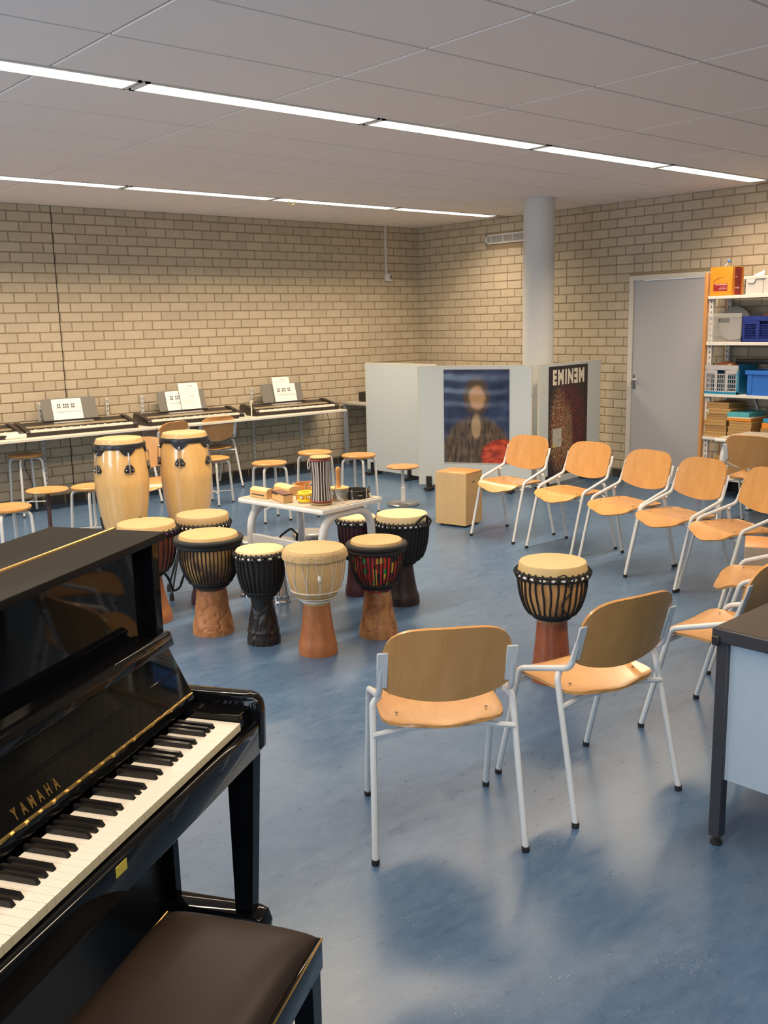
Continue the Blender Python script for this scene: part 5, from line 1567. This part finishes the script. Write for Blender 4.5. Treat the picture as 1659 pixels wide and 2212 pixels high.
for yy in (w / 2 - 0.035, -w / 2 + 0.03):
    MB().bx(-d / 2 - 0.006, -d / 2, yy - 0.02, yy + 0.02, 0.02, h - 0.038).build('corner_rib', BLUEB, t, False)
BRN = wood('brown_gourd', (0.10, 0.030, 0.010), (0.24, 0.085, 0.025), (5, 5, 5), 0.3, 0.3)
for (lab, x, y, z, sc_) in (('brown gourd maraca on top of the dark blue crate', -0.30, -4.97, SHZ[3] + 0.215, (1, 1.5, 0.8)), ('brown gourd shaker on top of the grey crate', -0.32, -4.575, SHZ[2] + 0.262, (1, 1.9, 0.7))):
    t = thing('gourd_shaker', lab, 'shaker', (x, y, z))
    MB().sphere((0, 0, 0), 0.055, sc_, 18).build('gourd', BRN, t)
    MB().tube([(0, 0.055 * sc_[1] * 0.9, 0.0), (-0.02, 0.055 * sc_[1] + 0.05, 0.012)], [0.016, 0.011], 10).build('neck', BRN, t)
t = thing('black_case', 'long black case lying across the crates', 'case', (-0.17, -4.83, SHZ[2] + 0.275), RAD(8))
MB().bx(-0.05, 0.05, -0.28, 0.22, 0, 0.045, 0.008, 2).build('case_body', BLACK_PLASTIC, t)
MB().bx(-0.052, -0.049, -0.05, 0.03, 0.015, 0.03).build('handle', RUBBER, t, False)

# flat brown boxes and games
CARD = plain('brown_card', (0.42, 0.245, 0.085), 0.6, 0, 0.06, 12)
CARD2 = plain('dark_brown_card', (0.34, 0.195, 0.070), 0.6, 0, 0.06, 12)
pos = ['bottom', 'second', 'third', 'fourth', 'fifth', 'top']
off = [0.0, 0.004, 0.012, 0.0, -0.02, 0.006]
for k in range(6):
    card_box('flat_box', 'flat brown cardboard box, %s of the left stack on the rack' % pos[k], 'box', -0.425 + 0.006 * (k % 2), -4.428 + off[k] - 0.004 * k, 0.225, SHZ[1] + 0.0545 * k, 0.053, 0.30, CARD if k % 2 == 0 else CARD2, 'flat brown boxes', CARD if k % 2 == 0 else CARD2)
for k in range(3):
    card_box('flat_box', 'flat brown cardboard box, %s of the right stack' % ('bottom', 'middle', 'top')[k], 'box', -0.425, -4.668 - 0.006 * k, 0.225, SHZ[1] + 0.0545 * k, 0.053, 0.30, CARD, 'flat brown boxes', CARD)
card_box('game_box', 'flat cream and orange box on the right stack', 'box', -0.430, -4.665, 0.235, SHZ[1] + 0.1640, 0.038, 0.30, OR, 'flat game boxes', plain('cream_card', (0.62, 0.50, 0.33), 0.5))
card_box('game_box', 'flat turquoise box topping the right stack', 'box', -0.430, -4.660, 0.220, SHZ[1] + 0.2030, 0.040, 0.30, plain('turquoise_card', (0.07, 0.36, 0.42), 0.45), 'flat game boxes')
card_box('game_box', 'flat orange box low at the right photo edge', 'box', -0.40, -4.99, 0.22, SHZ[1] + 0.1090, 0.050, 0.30, OR, 'flat game boxes')
card_box('flat_box', 'flat brown box under the orange one at the right edge', 'box', -0.40, -4.98, 0.24, SHZ[1], 0.108, 0.30, CARD2, 'flat brown boxes')
card_box('game_box', 'flat bright blue box topping the stack at right edge', 'box', -0.40, -5.00, 0.22, SHZ[1] + 0.1600, 0.040, 0.30, plain('bright_blue_card', (0.03, 0.25, 0.45), 0.45), 'flat game boxes')
card_box('low_box', 'low orange-brown wooden box on the bottom shelf behind the chairs', 'box', -0.43, -4.55, 0.60, SHZ[0], 0.20, 0.34, CARD2, None)

# ================================================================== POSTERS
def blob(nt, X, Z, cx, cz, rx, rz_, soft=0.35):
    dx = mth(nt, 'DIVIDE', mth(nt, 'SUBTRACT', X, cx), rx)
    dz = mth(nt, 'DIVIDE', mth(nt, 'SUBTRACT', Z, cz), rz_)
    d = mth(nt, 'SQRT', mth(nt, 'ADD', mth(nt, 'MULTIPLY', dx, dx), mth(nt, 'MULTIPLY', dz, dz)))
    return mth(nt, 'SUBTRACT', 1.0 + soft, d, None), d

def soft_mask(nt, X, Z, cx, cz, rx, rz_, soft=0.3):
    _, d = blob(nt, X, Z, cx, cz, rx, rz_)
    n = nt.nodes.new('ShaderNodeMapRange'); n.interpolation_type = 'SMOOTHSTEP'
    nt.links.new(d, n.inputs[0])
    n.inputs[1].default_value = 1.0 + soft; n.inputs[2].default_value = 1.0 - soft; n.inputs[3].default_value = 0.0; n.inputs[4].default_value = 1.0
    return n.outputs[0]

def xz(nt, warp=0.0):
    tc = nt.nodes.new('ShaderNodeTexCoord')
    sp = nt.nodes.new('ShaderNodeSeparateXYZ'); nt.links.new(tc.outputs['Object'], sp.inputs[0])
    X, Z = sp.outputs['X'], sp.outputs['Z']
    if warp:
        X = mth(nt, 'ADD', X, mth(nt, 'MULTIPLY', mth(nt, 'SUBTRACT', noise(nt, tc.outputs['Object'], 9, 3), 0.5), warp))
        Z = mth(nt, 'ADD', Z, mth(nt, 'MULTIPLY', mth(nt, 'SUBTRACT', noise(nt, objco(nt, (1, 1, 1.3)), 8, 3), 0.5), warp))
    return tc.outputs['Object'], X, Z

def m_portrait():
    """a plain generic painted figure in the poster's colours: dark blue ground, brown coat, red drape"""
    mt, nt, bs = _mat('painted_portrait')
    O, X, Z = xz(nt, 0.05)
    n1 = noise(nt, O, 6, 4)
    c = ramp(nt, n1, [(0.35, (0.010, 0.018, 0.055)), (0.7, (0.035, 0.055, 0.13))])
    coat = ramp(nt, noise(nt, objco(nt, (6, 6, 1.5)), 5, 3), [(0.35, (0.030, 0.020, 0.012)), (0.7, (0.15, 0.095, 0.050))])
    c = mixc(nt, soft_mask(nt, X, Z, 0.0, -0.36, 0.34, 0.36, 0.12), c, coat)
    c = mixc(nt, soft_mask(nt, X, Z, 0.0, 0.20, 0.135, 0.19, 0.2), c, (0.075, 0.050, 0.028))
    c = mixc(nt, soft_mask(nt, X, Z, 0.01, 0.19, 0.080, 0.118, 0.25), c, (0.40, 0.23, 0.11))
    c = mixc(nt, soft_mask(nt, X, Z, 0.0, -0.10, 0.045, 0.12, 0.3), c, (0.33, 0.23, 0.13))
    red = ramp(nt, noise(nt, objco(nt, (3, 3, 6)), 4, 2), [(0.35, (0.22, 0.020, 0.010)), (0.65, (0.55, 0.075, 0.025))])
    c = mixc(nt, soft_mask(nt, X, Z, 0.25, -0.40, 0.20, 0.17, 0.1), c, red)
    nt.links.new(c, bs.inputs['Base Color'])
    bs.inputs['Roughness'].default_value = 0.22
    w = node(nt, 'ShaderNodeTexWave', Scale=2.2, Distortion=3.5, Detail=2.0); w.bands_direction = 'Z'
    nt.links.new(O, w.inputs['Vector'])
    bump(nt, bs, w.outputs['Fac'], 0.13, 0.02)
    return mt

def m_speckle():
    """black poster with a generic cloud of red and gold specks"""
    mt, nt, bs = _mat('speckled_print')
    O, X, Z = xz(nt, 0.10)
    fine = noise(nt, O, 75, 2, 0.6)
    sp = ramp(nt, fine, [(0.46, (0, 0, 0)), (0.60, (1, 1, 1))])
    gold = mth(nt, 'MULTIPLY', sp, soft_mask(nt, X, Z, -0.20, -0.12, 0.17, 0.42, 0.35))
    redm = mth(nt, 'MULTIPLY', ramp(nt, noise(nt, O, 30, 3), [(0.35, (0, 0, 0)), (0.7, (1, 1, 1))]), soft_mask(nt, X, Z, 0.02, -0.10, 0.34, 0.46, 0.35))
    c = mixc(nt, redm, (0.010, 0.006, 0.008), (0.16, 0.012, 0.008))
    c = mixc(nt, gold, c, ramp(nt, noise(nt, O, 18, 2), [(0.4, (0.36, 0.12, 0.04)), (0.65, (0.62, 0.46, 0.22))]))
    pale = mth(nt, 'MULTIPLY', sp, soft_mask(nt, X, Z, 0.0, -0.18, 0.085, 0.30, 0.4))
    c = mixc(nt, mth(nt, 'MULTIPLY', pale, 0.8), c, (0.50, 0.34, 0.15))
    nt.links.new(c, bs.inputs['Base Color'])
    bs.inputs['Roughness'].default_value = 0.35
    return mt

def place_on(t, scr, x, y, z):
    t.matrix_world = Matrix.Translation(scr.location) @ Matrix.Rotation(scr.rotation_euler.z, 4, 'Z') @ Matrix.Translation((x, y, z))
pp = thing('portrait_poster', 'large glossy portrait poster in blue and brown with red drape', 'poster')
place_on(pp, scrC, 0.605, -0.0155, 0.765)
MB().bx(-0.335, 0.335, -0.0015, 0.0005, -0.475, 0.475).build('print', m_portrait(), pp, False)
for z in (-0.474, 0.474):
    MB().bx(-0.337, 0.337, -0.0022, 0.0, z - 0.004, z + 0.004).build('edge_strip', plain('pale_strip', (0.45, 0.45, 0.42), 0.4), pp, False)
bp_ = thing('band_poster', 'tall black poster with white block lettering and speckled figure', 'poster')
place_on(bp_, scrR, 0.565, -0.0155, 0.69)
MB().bx(-0.40, 0.40, -0.0015, 0.0005, -0.56, 0.555).build('print', m_speckle(), bp_, False)
WLET = plain('cream_lettering', (0.70, 0.64, 0.52), 0.5)
xpos = [-0.288, -0.165, -0.062, 0.035, 0.150, 0.265]
for i, ch in enumerate('EMINEM'):
    tm = text_mesh(ch, 0.185, 0.0003, 0.010)
    tm.materials.append(WLET)
    o = link('letter', tm, bp_)
    sx_ = (0.80, 0.84, 0.8, 0.80, -0.80, 0.84)[i]
    o.matrix_local = frame_matrix((xpos[i], -0.0022, 0.435), (1, 0, 0), (0, 0, 1)) @ Matrix.Diagonal((sx_, 1.05, 1, 1))
st_ = MB().bx(-0.315, -0.135, -0.0028, -0.0012, -0.265, -0.075).build('price_sticker', plain('grey_sticker', (0.44, 0.42, 0.37), 0.5), bp_, False)
sb = MB()
for (xa, xb, za, zb) in ((-0.30, -0.15, -0.10, -0.096), (-0.30, -0.19, -0.115, -0.111), (-0.30, -0.255, -0.155, -0.148), (-0.235, -0.16, -0.135, -0.131), (-0.235, -0.15, -0.205, -0.185), (-0.30, -0.27, -0.175, -0.171), (-0.24, -0.16, -0.235, -0.231)):
    sb.bx(xa, xb, -0.0034, -0.0027, za, zb)
sb.build('sticker_print', plain('grey_ink', (0.35, 0.32, 0.33), 0.7), st_, False)['kind'] = 'stuff'
MB().bx(-0.315, -0.265, -0.0034, -0.0027, -0.262, -0.235).build('yellow_mark', plain('yellow_label', (0.55, 0.42, 0.05), 0.5), st_, False)
t = thing('paper_label', 'small pencilled white label on the right screen edge', 'label')
place_on(t, scrR, 0.075, -0.0155, 1.045)
MB().bx(-0.025, 0.025, -0.001, 0.0, -0.045, 0.045).build('label_sheet', plain('pale_label', (0.56, 0.53, 0.46), 0.6), t, False)
MB().bx(-0.006, 0.006, -0.0015, -0.0008, -0.02, -0.006).build('label_mark', plain('grey_ink', (0.35, 0.32, 0.33), 0.7), t, False)
